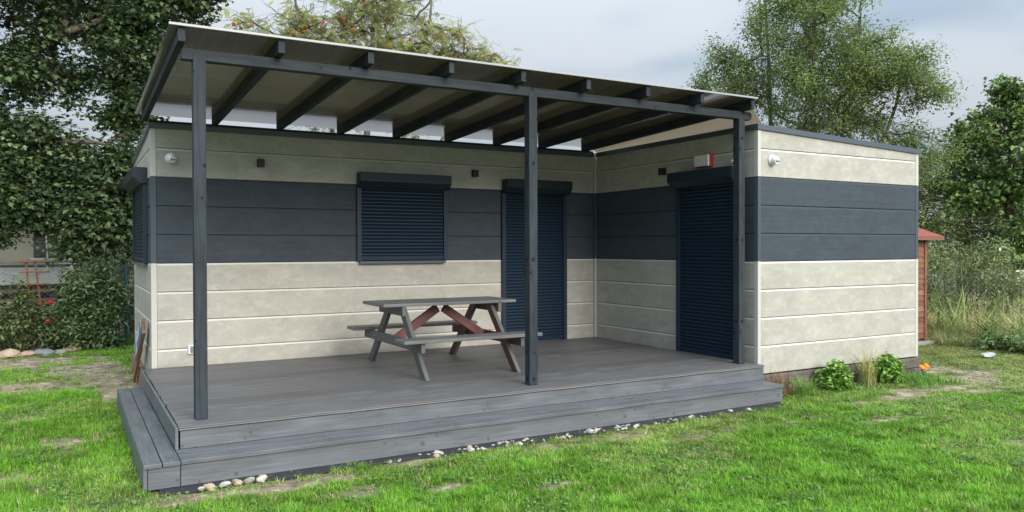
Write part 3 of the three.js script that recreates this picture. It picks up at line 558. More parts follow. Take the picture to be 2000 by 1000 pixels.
// maple leaning in over the fence behind the cabin
tree('maple_tree', 'large dark green maple with broad lobed leaves behind the cabin corner', {
  base: [-3.6, 0, -7.2], stems: [{ pts: [[-3.6, -0.1, -7.2], [-3.5, 1.6, -7.1], [-3.1, 3.2, -6.9], [-2.6, 4.8, -6.6], [-2.2, 6.6, -6.4]], r0: 0.3, r1: 0.1 }, { pts: [[-3.1, 3.2, -6.9], [-2.1, 4.4, -6.7], [-0.9, 5.3, -6.3], [0.4, 5.9, -5.8]], r0: 0.11, r1: 0.04 }, { pts: [[-3.3, 2.4, -7.0], [-2.2, 3.2, -6.6], [-1.1, 3.5, -6.1], [-0.2, 3.4, -5.7]], r0: 0.08, r1: 0.03 }],
  lobes: [[-1.5, 6.1, -6.6, 1.9, 1.0, 1.3, 46], [0.35, 5.5, -5.9, 0.95, 0.85, 0.8, 36], [1.0, 6.2, -5.4, 0.75, 0.4, 0.6, 18], [-1.0, 4.7, -6.4, 0.9, 0.6, 0.9, 20], [0.35, 4.5, -5.8, 0.45, 0.5, 0.6, 12], [-1.3, 3.2, -6.2, 0.9, 0.5, 0.8, 24], [-0.3, 2.45, -5.7, 0.55, 0.6, 0.55, 30], [-1.7, 2.95, -6.0, 0.7, 0.4, 0.7, 16], [-0.0, 2.9, -5.4, 0.25, 0.55, 0.4, 11], [-3.4, 4.8, -7.2, 1.3, 2.2, 1.3, 34], [-0.1, 1.9, -5.6, 0.35, 0.35, 0.4, 10], [-1.2, 2.4, -5.9, 0.5, 0.4, 0.4, 16], [-0.6, 1.9, -5.6, 0.4, 0.3, 0.35, 12], [0.1, 4.0, -5.9, 0.5, 0.5, 0.5, 10], [-1.9, 3.9, -6.5, 0.6, 0.5, 0.6, 10], [-1.9, 2.1, -6.0, 0.35, 0.3, 0.35, 6]],
  clump: 0.27, per: 34, twig: 0.012, leaves: mapleG, leafMat: M.leaf, bark: M.bark, colors: [[0.058, 0.106, 0.032], [0.043, 0.085, 0.029], [0.09, 0.14, 0.045], [0.032, 0.066, 0.026], [0.12, 0.16, 0.07], [0.045, 0.082, 0.031]], twigs: 3,
});
// rowan with berries behind the terrace roof
const rowan = tree('rowan_tree', 'sparse rowan tree with orange red berry bunches behind the roof', {
  base: [4.7, 0, -6.6], stems: [{ pts: [[4.7, -0.1, -6.6], [4.72, 2, -6.6], [4.65, 4.2, -6.5], [4.7, 5.6, -6.45], [4.8, 7.4, -6.4]], r0: 0.1, r1: 0.03 }, { pts: [[4.7, 1.2, -6.6], [5.2, 3.4, -6.4], [5.6, 5.0, -6.2], [5.9, 6.9, -6.0]], r0: 0.06, r1: 0.02 }, { pts: [[4.68, 1.5, -6.6], [4.1, 3.6, -6.6], [3.6, 5.2, -6.7], [3.2, 6.8, -6.7]], r0: 0.06, r1: 0.02 }, { pts: [[4.7, 1.0, -6.6], [5.8, 3.4, -6.1], [6.5, 4.9, -5.7], [7.0, 5.7, -5.3]], r0: 0.05, r1: 0.015 }],
  lobes: [[4.7, 6.2, -6.4, 1.5, 1.1, 0.9, 60], [6.1, 5.75, -5.9, 0.95, 0.7, 0.7, 40], [6.9, 5.4, -5.4, 0.42, 0.38, 0.4, 14], [3.3, 5.8, -6.7, 1.2, 0.7, 0.7, 46], [2.3, 5.6, -6.9, 0.8, 0.6, 0.5, 24], [4.8, 4.6, -6.5, 2.5, 0.6, 0.8, 46], [4.6, 7.2, -6.4, 1.8, 0.6, 0.8, 20]],
  clump: 0.36, per: 7, twig: 0.007, limbMax: 0.035, leaves: rowanG, leafMat: leafMat(0.65, 1), bark: M.barkGrey, colors: [[0.4, 0.44, 0.09], [0.32, 0.38, 0.09], [0.5, 0.47, 0.12], [0.28, 0.32, 0.09]], twigs: 9,
});
{
  const ball = new THREE.IcosahedronGeometry(0.013, 0), berry = (() => { const r = mulberry(5), l = []; for (let i = 0; i < 30; i++) l.push(ball.clone().translate((r() - 0.5) * 0.066, (r() - 0.5) * 0.044, (r() - 0.5) * 0.066)); return merge(l); })();
  const mat = std({ color: lin(0.5, 0.1, 0.02), roughness: 0.4 });
  rowan.clumps.forEach((c, i) => { if (i % 3 === 2) return; const b = part(rowan.t, 'berry_bunch', berry, mat); b.position.set(c.x - rowan.base.x + gauss() * 0.14, c.y - rowan.base.y - 0.1, c.z - rowan.base.z + gauss() * 0.14); b.rotation.y = rnd() * 6; });
}
// many-stemmed tree behind the wing
{
  const b = [13.4, 0, -2.9], st = (x, z, y, r) => ({ pts: [[b[0] + x * 0.15, -0.1, b[2] + z * 0.15], [b[0] + x * 0.4, 1.6, b[2] + z * 0.4], [b[0] + x * 0.7, 3.4, b[2] + z * 0.7], [b[0] + x, y, b[2] + z]], r0: r, r1: r * 0.3 });
  tree('plum_tree', 'bushy many stemmed small leaved tree rising behind the wing roof', {
    base: b, stems: [st(-1.3, -1.0, 6.0, 0.09), st(-0.5, -0.5, 7.2, 0.1), st(0.2, 0.2, 7.6, 0.11), st(0.9, 0.9, 6.6, 0.09), st(1.5, 1.6, 5.6, 0.08), st(-0.1, 0.5, 6.6, 0.07)],
    lobes: [[13.3, 6.2, -2.6, 1.6, 1.3, 1.4, 90], [12.3, 5.4, -3.7, 0.85, 0.9, 0.8, 40], [14.4, 5.5, -1.4, 1.0, 1.05, 1.0, 54], [15.0, 4.8, -0.8, 0.4, 0.55, 0.4, 10], [13.6, 5.3, -2.3, 1.7, 1.2, 1.5, 62], [13.7, 4.4, -2.3, 1.6, 0.7, 1.4, 44], [13.1, 7.1, -2.6, 1.0, 0.6, 0.9, 26], [14.8, 3.6, -1.0, 0.8, 0.6, 0.8, 18]],
    clump: 0.27, per: 27, twig: 0.007, limbMax: 0.04, leaves: plumG, leafMat: leafMat(0.4, 1), bark: M.barkGrey, colors: [[0.2, 0.31, 0.06], [0.15, 0.25, 0.05], [0.27, 0.35, 0.07], [0.115, 0.2, 0.045]], twigs: 5,
  });
  tree('oak_tree', 'dark green oak standing beyond the chain link fence', {
    base: [17.6, 0, -0.6], stems: [{ pts: [[17.6, -0.1, -0.6], [17.5, 1.5, -0.6], [17.4, 3.2, -0.5], [17.3, 4.8, -0.4]], r0: 0.16, r1: 0.04 }],
    lobes: [[17.2, 4.6, -0.5, 0.55, 0.8, 0.6, 26], [17.6, 3.5, 0.0, 1.0, 0.9, 1.0, 50], [16.6, 3.0, -1.0, 0.7, 0.8, 0.6, 26], [16.5, 3.8, -0.8, 0.4, 0.5, 0.4, 10], [18.0, 2.3, 0.4, 1.3, 0.8, 1.0, 46], [18.6, 4.0, 1.0, 0.9, 1.1, 0.9, 36], [17.0, 1.6, 0.3, 1.0, 0.5, 0.8, 22]],
    clump: 0.27, per: 22, twig: 0.011, leaves: oakG.map((q) => q.clone().scale(0.8, 0.8, 0.8)), bark: M.bark, colors: [[0.155, 0.26, 0.065], [0.115, 0.21, 0.06], [0.22, 0.31, 0.075], [0.085, 0.165, 0.055]], twigs: 3,
  });
  tree('yellow_green_tree', 'light yellow green young tree between the oak and the cabin wing', {
    base: [15.6, 0, -1.9], stems: [{ pts: [[15.6, -0.1, -1.9], [15.6, 1.4, -1.9], [15.7, 2.8, -1.8], [15.8, 4.0, -1.7]], r0: 0.07, r1: 0.02 }],
    lobes: [[15.7, 3.1, -1.7, 0.75, 0.8, 0.7, 26], [15.9, 2.1, -1.5, 0.8, 0.6, 0.7, 22], [15.5, 3.9, -1.8, 0.4, 0.5, 0.4, 8]],
    clump: 0.24, per: 22, twig: 0.009, leaves: ovalG, bark: M.barkGrey, colors: [[0.225, 0.27, 0.06], [0.18, 0.24, 0.06], [0.135, 0.195, 0.06]], twigs: 3,
  });
}
function bush(name, label, base, lobes, o, group) {
  const t = thing(name, label, o.category ?? 'shrub', base, 0, group), spots = [], wood = [], B = new THREE.Vector3();
  for (const [x, y, z, rx, ry, rz, n] of lobes) for (let i = 0; i < n; i++) {
    const a = rnd() * 6.283, u = rnd() * 2 - 1, r = Math.pow(rnd(), 0.36), s = Math.sqrt(1 - u * u), c = new THREE.Vector3(x + rx * r * s * Math.cos(a), Math.max(0.05, y + ry * r * u), z + rz * r * s * Math.sin(a)), tone = rnd();
    for (let k = 0; k < o.per; k++) spots.push([c.x + gauss() * o.clump, Math.max(0.03, c.y + gauss() * o.clump * 0.8), c.z + gauss() * o.clump, tone]);
    if (i % 2 === 0) wood.push(taper(new THREE.Vector3(x * 0.7 + gauss() * 0.1, -0.02, z * 0.7 + gauss() * 0.1), c, o.stem ?? 0.014, 0.004, 4, 4, 0.08));
  }
  part(t, 'stem', merge(wood), o.bark ?? M.bark);
  scatter(t, 'foliage', o.leaves, o.leafMat ?? M.leaf, spots, o.colors);
  return t;
}
const shrubG = [1, 2, 3].map((s) => cluster(OVAL, 9, 0.1, 0.95, s * 23, 0.35)), darkG = [[0.08, 0.14, 0.045], [0.06, 0.11, 0.04], [0.11, 0.175, 0.055], [0.09, 0.135, 0.055]];
bush('bramble_bush', 'dense dark green bramble thicket along the garden fence', [-0.5, 0, -5.2], [[0.0, 0.5, 0, 0.45, 0.55, 0.25, 50], [-0.25, 1.05, -0.05, 0.16, 0.35, 0.15, 9], [0.2, 1.0, -0.05, 0.22, 0.4, 0.18, 14], [0.42, 0.75, 0.0, 0.15, 0.4, 0.15, 8], [0.05, 0.2, 0.12, 0.5, 0.2, 0.15, 30]], { clump: 0.13, per: 13, leaves: shrubG, colors: darkG });
bush('hazel_bush', 'tall dark shrub behind the bramble and the fence post', [0.3, 0, -7.6], [[0.1, 0.9, 1.2, 0.5, 0.7, 0.4, 30], [0, 0.9, 0, 0.9, 0.8, 0.6, 36], [-0.5, 0.7, 0.6, 0.5, 0.6, 0.4, 22]], { clump: 0.2, per: 14, leaves: ovalG, colors: darkG });
bush('willow_shrub', 'pale grey green willow shrub beside the small red shed', [13.9, 0, 0.1], [[0, 1.0, 0, 0.7, 0.75, 0.6, 46], [0.5, 1.3, 0.5, 0.45, 0.6, 0.4, 24], [-0.5, 1.1, -0.5, 0.5, 0.7, 0.5, 24], [1.0, 0.9, 0.7, 0.45, 0.5, 0.4, 16]], { clump: 0.17, per: 15, leaves: slimG, colors: [[0.22, 0.28, 0.11], [0.17, 0.24, 0.09], [0.29, 0.34, 0.16], [0.18, 0.25, 0.07]] });
bush('silver_shrub', 'shrub with pale silvery leaves at the fence', [14.2, 0, 1.0], [[0, 0.9, 0, 0.3, 0.7, 0.3, 22], [0.3, 0.6, 0.3, 0.4, 0.4, 0.3, 12]], { clump: 0.12, per: 10, leaves: ovalG, colors: [[0.42, 0.46, 0.26], [0.27, 0.35, 0.11], [0.5, 0.53, 0.36], [0.2, 0.28, 0.08]] });
bush('weed_clump', 'low broad leaved weeds at the foot of the right fence', [11.8, 0, 3.0], [[0, 0.1, 0, 0.2, 0.12, 0.5, 26], [0.05, 0.16, -0.7, 0.15, 0.14, 0.25, 10]], { category: 'weeds', clump: 0.06, per: 6, leaves: shrubG, stem: 0.004, colors: [[0.11, 0.22, 0.05], [0.15, 0.28, 0.06], [0.08, 0.17, 0.05]] });
// trees far behind on both sides
{
  const far = (name, label, x, z, h, w, col, g) => tree(name, label, { base: [x, 0, z], stems: [{ pts: [[x, -0.1, z], [x, h * 0.3, z], [x + 0.3, h * 0.6, z], [x, h * 0.9, z]], r0: 0.22, r1: 0.05 }], lobes: [[x, h * 0.55, z, w, h * 0.4, w, 60], [x - w * 0.6, h * 0.35, z + 1, w * 0.7, h * 0.25, w * 0.6, 26], [x + w * 0.6, h * 0.4, z + 1, w * 0.7, h * 0.28, w * 0.6, 26]], clump: 0.5, per: 30, twig: 0.02, leaves: col[1], bark: M.barkGrey, colors: col[0], twigs: 1 }, g);
  const bigSlim = slimG.map((q) => q.clone().scale(2.2, 2.2, 2.2)), bigOval = ovalG.map((q) => q.clone().scale(2.2, 2.2, 2.2));
  const grey = [[[0.13, 0.16, 0.07], [0.1, 0.135, 0.06], [0.15, 0.18, 0.09]], bigSlim], mid = [[[0.075, 0.11, 0.04], [0.06, 0.09, 0.035], [0.09, 0.12, 0.045]], bigOval];
  far('willow_tree', 'pale willow far behind the maple', 0.6, -17, 5.0, 2.0, grey, 'far trees behind the garden');
  far('willow_tree', 'grey green willow far behind the caravan', -4.5, -19, 6.0, 2.6, grey, 'far trees behind the garden');
  far('field_tree', 'rounded field tree far behind the shed', 25, -6, 5.5, 2.8, mid, 'far trees behind the garden');
  far('field_tree', 'rounded field tree far beyond the chain link fence', 29, 2, 5.5, 3.2, mid, 'far trees behind the garden');
}

// ------------------------------------------------------------------ fences, caravan, shed
const wireMat = std({ color: lin(0.2, 0.22, 0.2), roughness: 0.5, metalness: 0.5 });
function chainFence(label, a, b, h, posts, dims) {
  const L = Math.hypot(b[0] - a[0], b[1] - a[1]), t = thing('chain_link_fence', label, 'fence', [a[0], 0, a[1]], -Math.atan2(b[1] - a[1], b[0] - a[0]));
  const wires = [], s = 0.075, y0 = 0.04, bar = (p, q, r) => { const A = new THREE.Vector3(...p), B = new THREE.Vector3(...q), d = B.clone().sub(A), g = new THREE.CylinderGeometry(r, r, d.length(), 4, 1, true); g.applyQuaternion(new THREE.Quaternion().setFromUnitVectors(new THREE.Vector3(0, 1, 0), d.clone().normalize())); return g.translate((A.x + B.x) / 2, (A.y + B.y) / 2, (A.z + B.z) / 2); };
  for (let u = -h; u < L; u += s) for (const dir of [1, -1]) {
    let x0 = u, x1 = u + h, ya = dir > 0 ? y0 : h, yb = dir > 0 ? h : y0; const k = (yb - ya) / (x1 - x0);
    if (x0 < 0) { ya += k * (0 - x0); x0 = 0; } if (x1 > L) { yb -= k * (x1 - L); x1 = L; }
    if (x1 - x0 > 0.01) wires.push(bar([x0, ya, dir * 0.0015], [x1, yb, dir * 0.0015], 0.0016));
  }
  const mesh = part(t, 'wire_mesh', merge(wires), wireMat); mesh.userData.kind = 'stuff';
  for (const y of [y0, h * 0.5, h]) part(t, 'line_wire', bar([0, y, 0], [L, y, 0], 0.0022), wireMat);
  for (const x of posts) { const p = part(t, 'fence_post', new THREE.CylinderGeometry(0.024, 0.024, h + 0.06, 12).translate(x, (h + 0.02) / 2, 0.03), std({ color: lin(0.006, 0.05, 0.055), roughness: 0.5 })); part(p, 'post_cap', new THREE.SphereGeometry(0.026, 12, 8).translate(x, h + 0.05, 0.03), M.black); }
  return t;
}
chainFence('chain link fence with a dark green post in front of the caravan', [-4.0, -5.46], [0.3, -5.46], 1.34, [0.05, 2.1, 4.06]);
chainFence('chain link fence standing in tall dry grass beside the shed', [12.25, -1.2], [12.25, 6.2], 1.2, [0.3, 5.2]);
{
  const c = thing('caravan', 'cream caravan with a dark window behind the chain link fence', 'caravan', [-2.3, 0, -9.6]);
  const cream = std({ map: rep(tex(128, 128, (u, v) => mul([0.66, 0.6, 0.46], 0.85 + 0.25 * fbm(u * 6, v * 9, 4, 3, 6, 9))), 0.5, 0.5), roughness: 0.5 }), white = std({ color: lin(0.7, 0.73, 0.68), roughness: 0.45 });
  part(c, 'body', box(-2.6, 1.62, 1.28, 2.75, -1.1, 0.6, 0, 0.12), cream);
  part(c, 'skirt', box(-2.58, 1.6, 0.92, 1.275, -1.08, 0.59, 0, 0.03), white);
  const w = part(c, 'window', box(0.92, 1.56, 1.46, 1.96, 0.58, 0.615, 0, 0.03), phys({ color: lin(0.035, 0.03, 0.03), roughness: 0.1, clearcoat: 1 }));
  part(w, 'frame', box(0.86, 1.6, 1.97, 2.03, 0.58, 0.63, 0, 0.01), std({ color: lin(0.3, 0.32, 0.31), roughness: 0.5 })); part(w, 'sill', box(0.86, 1.6, 1.4, 1.45, 0.58, 0.64, 0, 0.01), white);
  part(c, 'roof_rim', box(-2.62, 1.64, 2.2, 2.26, -1.1, 0.625, 0, 0.01), white);
  part(c, 'bumper_bar', new THREE.CylinderGeometry(0.02, 0.02, 3.6, 8).rotateZ(Math.PI / 2).translate(-0.1, 1.33, 0.7), std({ color: lin(0.35, 0.37, 0.38), roughness: 0.35, metalness: 0.6 }));
  part(c, 'rack_tube', tube([[0.35, 1.95, 0.62], [0.36, 1.5, 0.68], [0.36, 1.25, 0.72], [0.45, 1.17, 0.72], [1.05, 1.17, 0.72], [1.15, 1.26, 0.72], [1.15, 1.6, 0.68], [1.13, 2.0, 0.62]], 0.014, 60, 7), white);
  for (const x of [-1.2, 1.0]) { const wh = part(c, 'wheel', new THREE.TorusGeometry(0.2, 0.09, 10, 28).translate(x, 0.29, 0.3), M.black); part(wh, 'rim', new THREE.CylinderGeometry(0.13, 0.13, 0.08, 20).rotateX(Math.PI / 2).translate(x, 0.29, 0.3), M.greyPlastic); }
  part(c, 'chassis', box(-2.4, 1.4, 0.55, 0.91, -0.9, 0.45, 0, 0.02), M.black);
  const st = thing('plank_stack', 'weathered planks stacked below the caravan', 'planks', [-2.3, 0, -8.7]);
  for (let i = 0; i < 4; i++) part(st, 'plank', box(-1.5, 1.5 - i * 0.06, 0.25 + i * 0.18, 0.31 + i * 0.18, -0.07, 0.07, 0, 0.006), M.sleeperBrown);
  for (const x of [-1.1, 0.2, 1.2]) part(st, 'bearer', box(x, x + 0.08, 0, 0.86, -0.16, -0.075, 1, 0.006), M.sleeper);
}
{
  const s = thing('garden_shed', 'small red brown wooden shed with a red felt roof', 'shed', [10.9, 0, 0.1]);
  const red = [0.9, 1, 1.14, 0.8].map((k) => std({ map: woodMap([0.21 * k, 0.094 * k, 0.046 * k], [0.1, 0.035, 0.02], 1.5), bumpMap: woodBump, bumpScale: 0.002, roughness: 0.75 })), trim = std({ map: woodMap([0.19, 0.085, 0.055], [0.08, 0.04, 0.03], 1.5), roughness: 0.75 });
  part(s, 'wall_core', box(-1.0, 0.83, 0.1, 1.74, -0.97, 1.03, 0, 0), M.black);
  for (let i = 0; i < 18; i++) { const y = 0.1 + i * 0.091; part(s, 'wall_plank', hexa([[-1.02, y, 1.062], [0.8, y, 1.062], [0.8, y, 1.035], [-1.02, y, 1.035], [-1.02, y + 0.088, 1.05], [0.8, y + 0.088, 1.05], [0.8, y + 0.088, 1.035], [-1.02, y + 0.088, 1.035]]), red[(i * 5 + (i >> 2)) % 4]); part(s, 'wall_plank', hexa([[0.862, y, 1.0], [0.862, y, -0.95], [0.835, y, -0.95], [0.835, y, 1.0], [0.85, y + 0.088, 1.0], [0.85, y + 0.088, -0.95], [0.835, y + 0.088, -0.95], [0.835, y + 0.088, 1.0]], 2), red[(i * 3 + 1) % 4]); }
  part(s, 'corner_post', box(0.803, 0.868, 0.06, 1.74, 1.003, 1.072, 1, 0.004), trim);
  part(s, 'eave_board', box(-1.25, 1.1, 1.745, 1.815, 1.2, 1.225, 0, 0.004), trim); part(s, 'eave_board', box(1.085, 1.11, 1.745, 1.815, -1.2, 1.198, 2, 0.004), trim);
  const A = [[-1.25, 1.8, 1.23], [1.12, 1.8, 1.23], [1.12, 1.8, -1.23], [-1.25, 1.8, -1.23]], top = [-0.07, 2.45, 0], pos = [];
  for (let i = 0; i < 4; i++) pos.push(...A[i], ...A[(i + 1) % 4], ...top); pos.push(...A[0], ...A[2], ...A[1], ...A[0], ...A[3], ...A[2]);
  const rg = new THREE.BufferGeometry(); rg.setAttribute('position', new THREE.Float32BufferAttribute(pos, 3)); rg.computeVertexNormals();
  part(s, 'roof', metreUv(rg, 0), std({ map: rep(tex(256, 256, (u, v) => mul([0.24, 0.065, 0.058], 0.75 + 0.5 * fbm(u * 40, v * 40, 3, 3, 40, 40))), 1, 1), roughness: 0.95 }));
  part(s, 'foundation_slab', box(-1.1, 0.95, 0.0, 0.058, -1.05, 1.15, 0, 0.01), std({ color: lin(0.3, 0.29, 0.27), roughness: 0.9 }));
}

// ------------------------------------------------------------------ flower bed by the fence, small things
const stoneMats = [[0.42, 0.34, 0.24], [0.36, 0.25, 0.19], [0.17, 0.19, 0.21], [0.24, 0.25, 0.22], [0.4, 0.31, 0.23], [0.3, 0.29, 0.26], [0.44, 0.42, 0.37]].map((c, i) => std({ map: rep(tex(64, 64, (u, v) => mul(c, 0.5 + 1.0 * fbm(u * 8, v * 8, 4, i, 8, 8))), 1, 1), roughness: 0.8 }));
function stoneGeo(rx, ry, rz, seed) { const g = new THREE.IcosahedronGeometry(1, 2), p = g.attributes.position, v = new THREE.Vector3(); for (let i = 0; i < p.count; i++) { v.fromBufferAttribute(p, i); const k = 1 + 0.36 * (fbm(v.x * 1.3 + seed * 3 + 9, v.y * 1.3 + v.z * 1.1 + 9, 2, seed) - 0.5) * 2; p.setXYZ(i, v.x * k * rx, v.y * k * ry, v.z * k * rz); } g.computeVertexNormals(); return g; }
[[-1.78, -4.74, 0.1, 0], [-1.55, -4.74, 0.15, 0], [-1.33, -4.74, 0.11, 1], [-1.1, -4.76, 0.14, 2], [-0.9, -4.84, 0.1, 3], [-0.73, -5.0, 0.13, 4], [-0.6, -5.12, 0.1, 5], [-1.62, -4.98, 0.12, 3], [-1.2, -5.02, 0.11, 1], [-0.42, -5.2, 0.06, 5]].forEach(([x, z, r, m], i) => {
  const names = ['small tan', 'long tan', 'flat reddish', 'slate grey', 'squat olive grey', 'long pinkish', 'rounded pale grey', 'olive grey rear', 'reddish rear', 'tiny pale'];
  solo('bed_stone', stoneGeo(r, r * 0.5, r * 0.7, i + 3), stoneMats[m], `${names[i]} field stone edging the rose bed`, 'stone', [x, r * 0.36, z], 'field stones edging the rose bed');
});
{
  const tr = thing('garden_trellis', 'thin rust brown wooden trellis standing in the rose bed', 'trellis', [-1.25, 0, -5.18]), m = std({ map: woodMap([0.13, 0.062, 0.03], [0.06, 0.03, 0.015], 1.4), roughness: 0.85 });
  for (const [x0, x1] of [[-0.1, -0.02], [0.02, 0.16]]) part(tr, 'upright', timber([x0, 1.46, 0], [x1, 0, 0.02], 0.03, 0.02, [0, 0, 1]), m);
  for (const [y, a, b] of [[1.44, -0.28, 0.2], [1.27, -0.2, 0.22], [1.08, -0.22, 0.2], [0.78, 0.0, 0.3], [0.6, -0.05, 0.26], [0.2, -0.05, 0.32]]) part(tr, 'cross_bar', timber([a, y, 0.028], [b, y + 0.01, 0.028], 0.02, 0.028), m);
  const rose = bush('rose_bush', 'climbing rose with dark red blooms on the wooden trellis', [-1.35, 0, -5.0], [[-0.25, 0.4, 0, 0.5, 0.42, 0.2, 30], [0.15, 0.35, 0, 0.28, 0.4, 0.15, 18], [-0.05, 0.85, 0, 0.22, 0.3, 0.12, 8], [-0.5, 0.8, 0, 0.12, 0.3, 0.1, 5], [0.3, 0.25, 0.02, 0.15, 0.25, 0.12, 8]], { category: 'rose bush', clump: 0.085, per: 8, leaves: shrubG, colors: [[0.065, 0.11, 0.03], [0.09, 0.135, 0.035], [0.05, 0.085, 0.035], [0.12, 0.14, 0.04]] });
  const petal = merge([0, 1, 2, 3, 4, 5, 6].map((i) => new THREE.SphereGeometry(0.03, 8, 6, 0, 2.2, 0.2, 1.4).rotateX(0.5).rotateY(i * 0.95).translate(0, i * 0.002, 0))), rm = std({ color: lin(0.42, 0.01, 0.03), roughness: 0.5, side: THREE.DoubleSide });
  for (const [x, y, z] of [[0.33, 0.82, 0.18], [0.29, 0.53, 0.2], [0.31, 0.8, 0.16], [0.7, 1.0, -0.5]]) { const f = part(rose, 'bloom', petal, rm); f.position.set(x, y, z); f.rotation.set(0.5, x * 9, 0); }
}
{
  const s = thing('stake_sign', 'small wooden sign on a stake leaning against the side wall', 'sign', [-0.085, 0, -1.5]);
  const oak = std({ map: woodMap([0.24, 0.13, 0.07], [0.12, 0.06, 0.03], 1.5), roughness: 0.8 });
  part(s, 'stake', timber([0, 0, 0], [0.028, 0.52, 0.87], 0.06, 0.028, [1, 0, 0]), oak);
  part(s, 'board', timber([-0.012, 0.42, 0.74], [0.03, 0.79, 1.18], 0.2, 0.036, [1, 0, 0]), oak);
  const pic = std({ map: tex(64, 64, (u, v) => mix3([0.6, 0.62, 0.63], [0.08, 0.16, 0.34], smooth(0.45, 0.55, fbm(u * 4, v * 4, 3, 8)))), roughness: 0.4 });
  part(s, 'picture', timber([-0.034, 0.44, 0.75], [0.005, 0.77, 1.15], 0.19, 0.004, [1, 0, 0], 0.001), pic);
}
solo('bag', (() => { const g = stoneGeo(0.14, 0.035, 0.06, 77); return g; })(), std({ color: lin(0.36, 0.42, 0.43), roughness: 0.5 }), 'crumpled pale plastic bag lying in the grass by the fence', 'bag', [10.95, 0.05, 2.65]);
// weed membrane and pebbles in front of the step
{
  const g = new THREE.PlaneGeometry(5.9, 0.26, 90, 6).rotateX(-Math.PI / 2), p = g.attributes.position;
  for (let i = 0; i < p.count; i++) { const x = p.getX(i) + 2.7; p.setY(i, 0.014 + 0.012 * (fbm(x * 5, p.getZ(i) * 9 + 5, 3, 5)) + (p.getZ(i) > 0.1 ? -0.012 : 0)); if (p.getZ(i) > 0.12) p.setZ(i, p.getZ(i) + 0.09 * (fbm(x * 3, 2, 3, 8) - 0.6)); }
  g.computeVertexNormals();
  const fab = g.clone().translate(0, -0.005, 0), k = fab.attributes.position.count;
  solo('weed_membrane', g, std({ color: lin(0.022, 0.024, 0.028), roughness: 0.75, side: THREE.DoubleSide }), 'strip of black weed membrane under the front step', 'membrane', [2.7, 0.002, 3.47]);
  const r = mulberry(99), pebble = [];
  for (let i = 0; i < 6; i++) pebble.push(stoneGeo(1, 0.62, 0.72, i + 20));
  const put = (x, z, s) => { const m = solo('pebble', pebble[Math.floor(r() * 6)], stoneMats[[5, 6, 6, 5, 0, 6][Math.floor(r() * 6)]], 'pale rounded pebble lying in the row along the front step', 'pebble', [x, 0.012 + s * 0.2, z], 'pebbles along the front step'); m.scale.setScalar(s); m.rotation.set((r() - 0.5) * 0.5, r() * 6, (r() - 0.5) * 0.4); };
  for (const [x, s] of [[0.0, 0.04], [0.055, 0.052], [0.15, 0.05], [0.235, 0.055], [0.31, 0.045], [0.4, 0.05]]) { put(x, 3.57 - x * 0.08 + r() * 0.02, s); const m = scene.children[scene.children.length - 1]; m.scale.set(s * (0.7 + 0.5 * r()), s * (0.55 + 0.35 * r()), s * (0.6 + 0.3 * r())); m.rotation.set((r() - 0.5) * 0.7, r() * 3, (r() - 0.5) * 0.6); m.material = stoneMats[[6, 5, 6, 0, 6, 5][Math.floor(r() * 6)]]; }
  for (let i = 0; i < 110; i++) { const cl = [1.35, 1.72, 2.02, 2.1, 2.36, 2.5, 2.62, 2.95, 3.2, 3.26, 3.34, 3.5, 3.66, 3.9, 4.15, 4.3, 4.4][Math.floor(r() * 17)], x = cl + (r() + r() - 1) * 0.13, dens = smooth(1.5, 2.0, x); put(x, 3.49 + r() * 0.11, lerp(0.011, 0.031, r() * r() + 0.15 * dens)); }
  for (const [x, z, s] of [[4.9, 3.53, 0.03], [1.75, 3.53, 0.035], [5.12, 3.56, 0.026]]) put(x, z, s);
}

// ------------------------------------------------------------------ plants along the wing wall
function bladeTuft(n, h, spread, lean, w, seed, c0, c1, curve = 1) {
  const r = mulberry(seed), pos = [], col = [], nor = [];
  for (let i = 0; i < n; i++) {
    const az = r() * 6.283, rad = Math.sqrt(r()) * spread, bx = Math.cos(r() * 6.28) * rad, bz = Math.sin(r() * 6.28) * rad, L = h * (0.55 + 0.6 * r()), ln = lean * (0.25 + r()), dx = Math.cos(az), dz = Math.sin(az), ww = w * (0.7 + 0.6 * r()), tone = r();
    const seg = 3, P3 = []; for (let k = 0; k <= seg; k++) { const t = k / seg, out = ln * L * Math.pow(t, 1 + curve), y = L * (t - 0.35 * ln * t * t); P3.push([bx + dx * out, y, bz + dz * out, ww * (1 - Math.pow(t, 1.6))]); }
    const c = mix3(c0, c1, tone), V = (p, s) => { pos.push(p[0] - dz * p[3] * s * 0.5, p[1], p[2] + dx * p[3] * s * 0.5); col.push(...c); };
    for (let k = 0; k < seg; k++) { const a = P3[k], b = P3[k + 1]; V(a, -1); V(a, 1); V(b, 1); if (k < seg - 1) { V(a, -1); V(b, 1); V(b, -1); } }
  }
  const g = new THREE.BufferGeometry(); g.setAttribute('position', new THREE.Float32BufferAttribute(pos, 3)); g.setAttribute('color', new THREE.Float32BufferAttribute(col, 3)); g.computeVertexNormals(); return g;
}
function grassPlant(name, label, pos, list) { const t = thing(name, label, 'ornamental grass', pos); for (const [nm, g] of list) part(t, nm, g, M.blade); return t; }
grassPlant('feather_grass', 'tall blond feather grass clump against the wing plinth', [7.42, 0, 3.22], [['blades', bladeTuft(150, 0.36, 0.09, 0.8, 0.004, 3, [0.16, 0.26, 0.06], [0.3, 0.32, 0.1])], ['plumes', bladeTuft(85, 0.64, 0.08, 0.75, 0.0055, 4, [0.56, 0.5, 0.22], [0.42, 0.42, 0.15])]]);
grassPlant('feather_grass', 'low arching green grass clump near the step end', [6.22, 0, 3.3], [['blades', bladeTuft(260, 0.32, 0.1, 1.1, 0.0045, 5, [0.15, 0.3, 0.05], [0.24, 0.36, 0.08])]]);
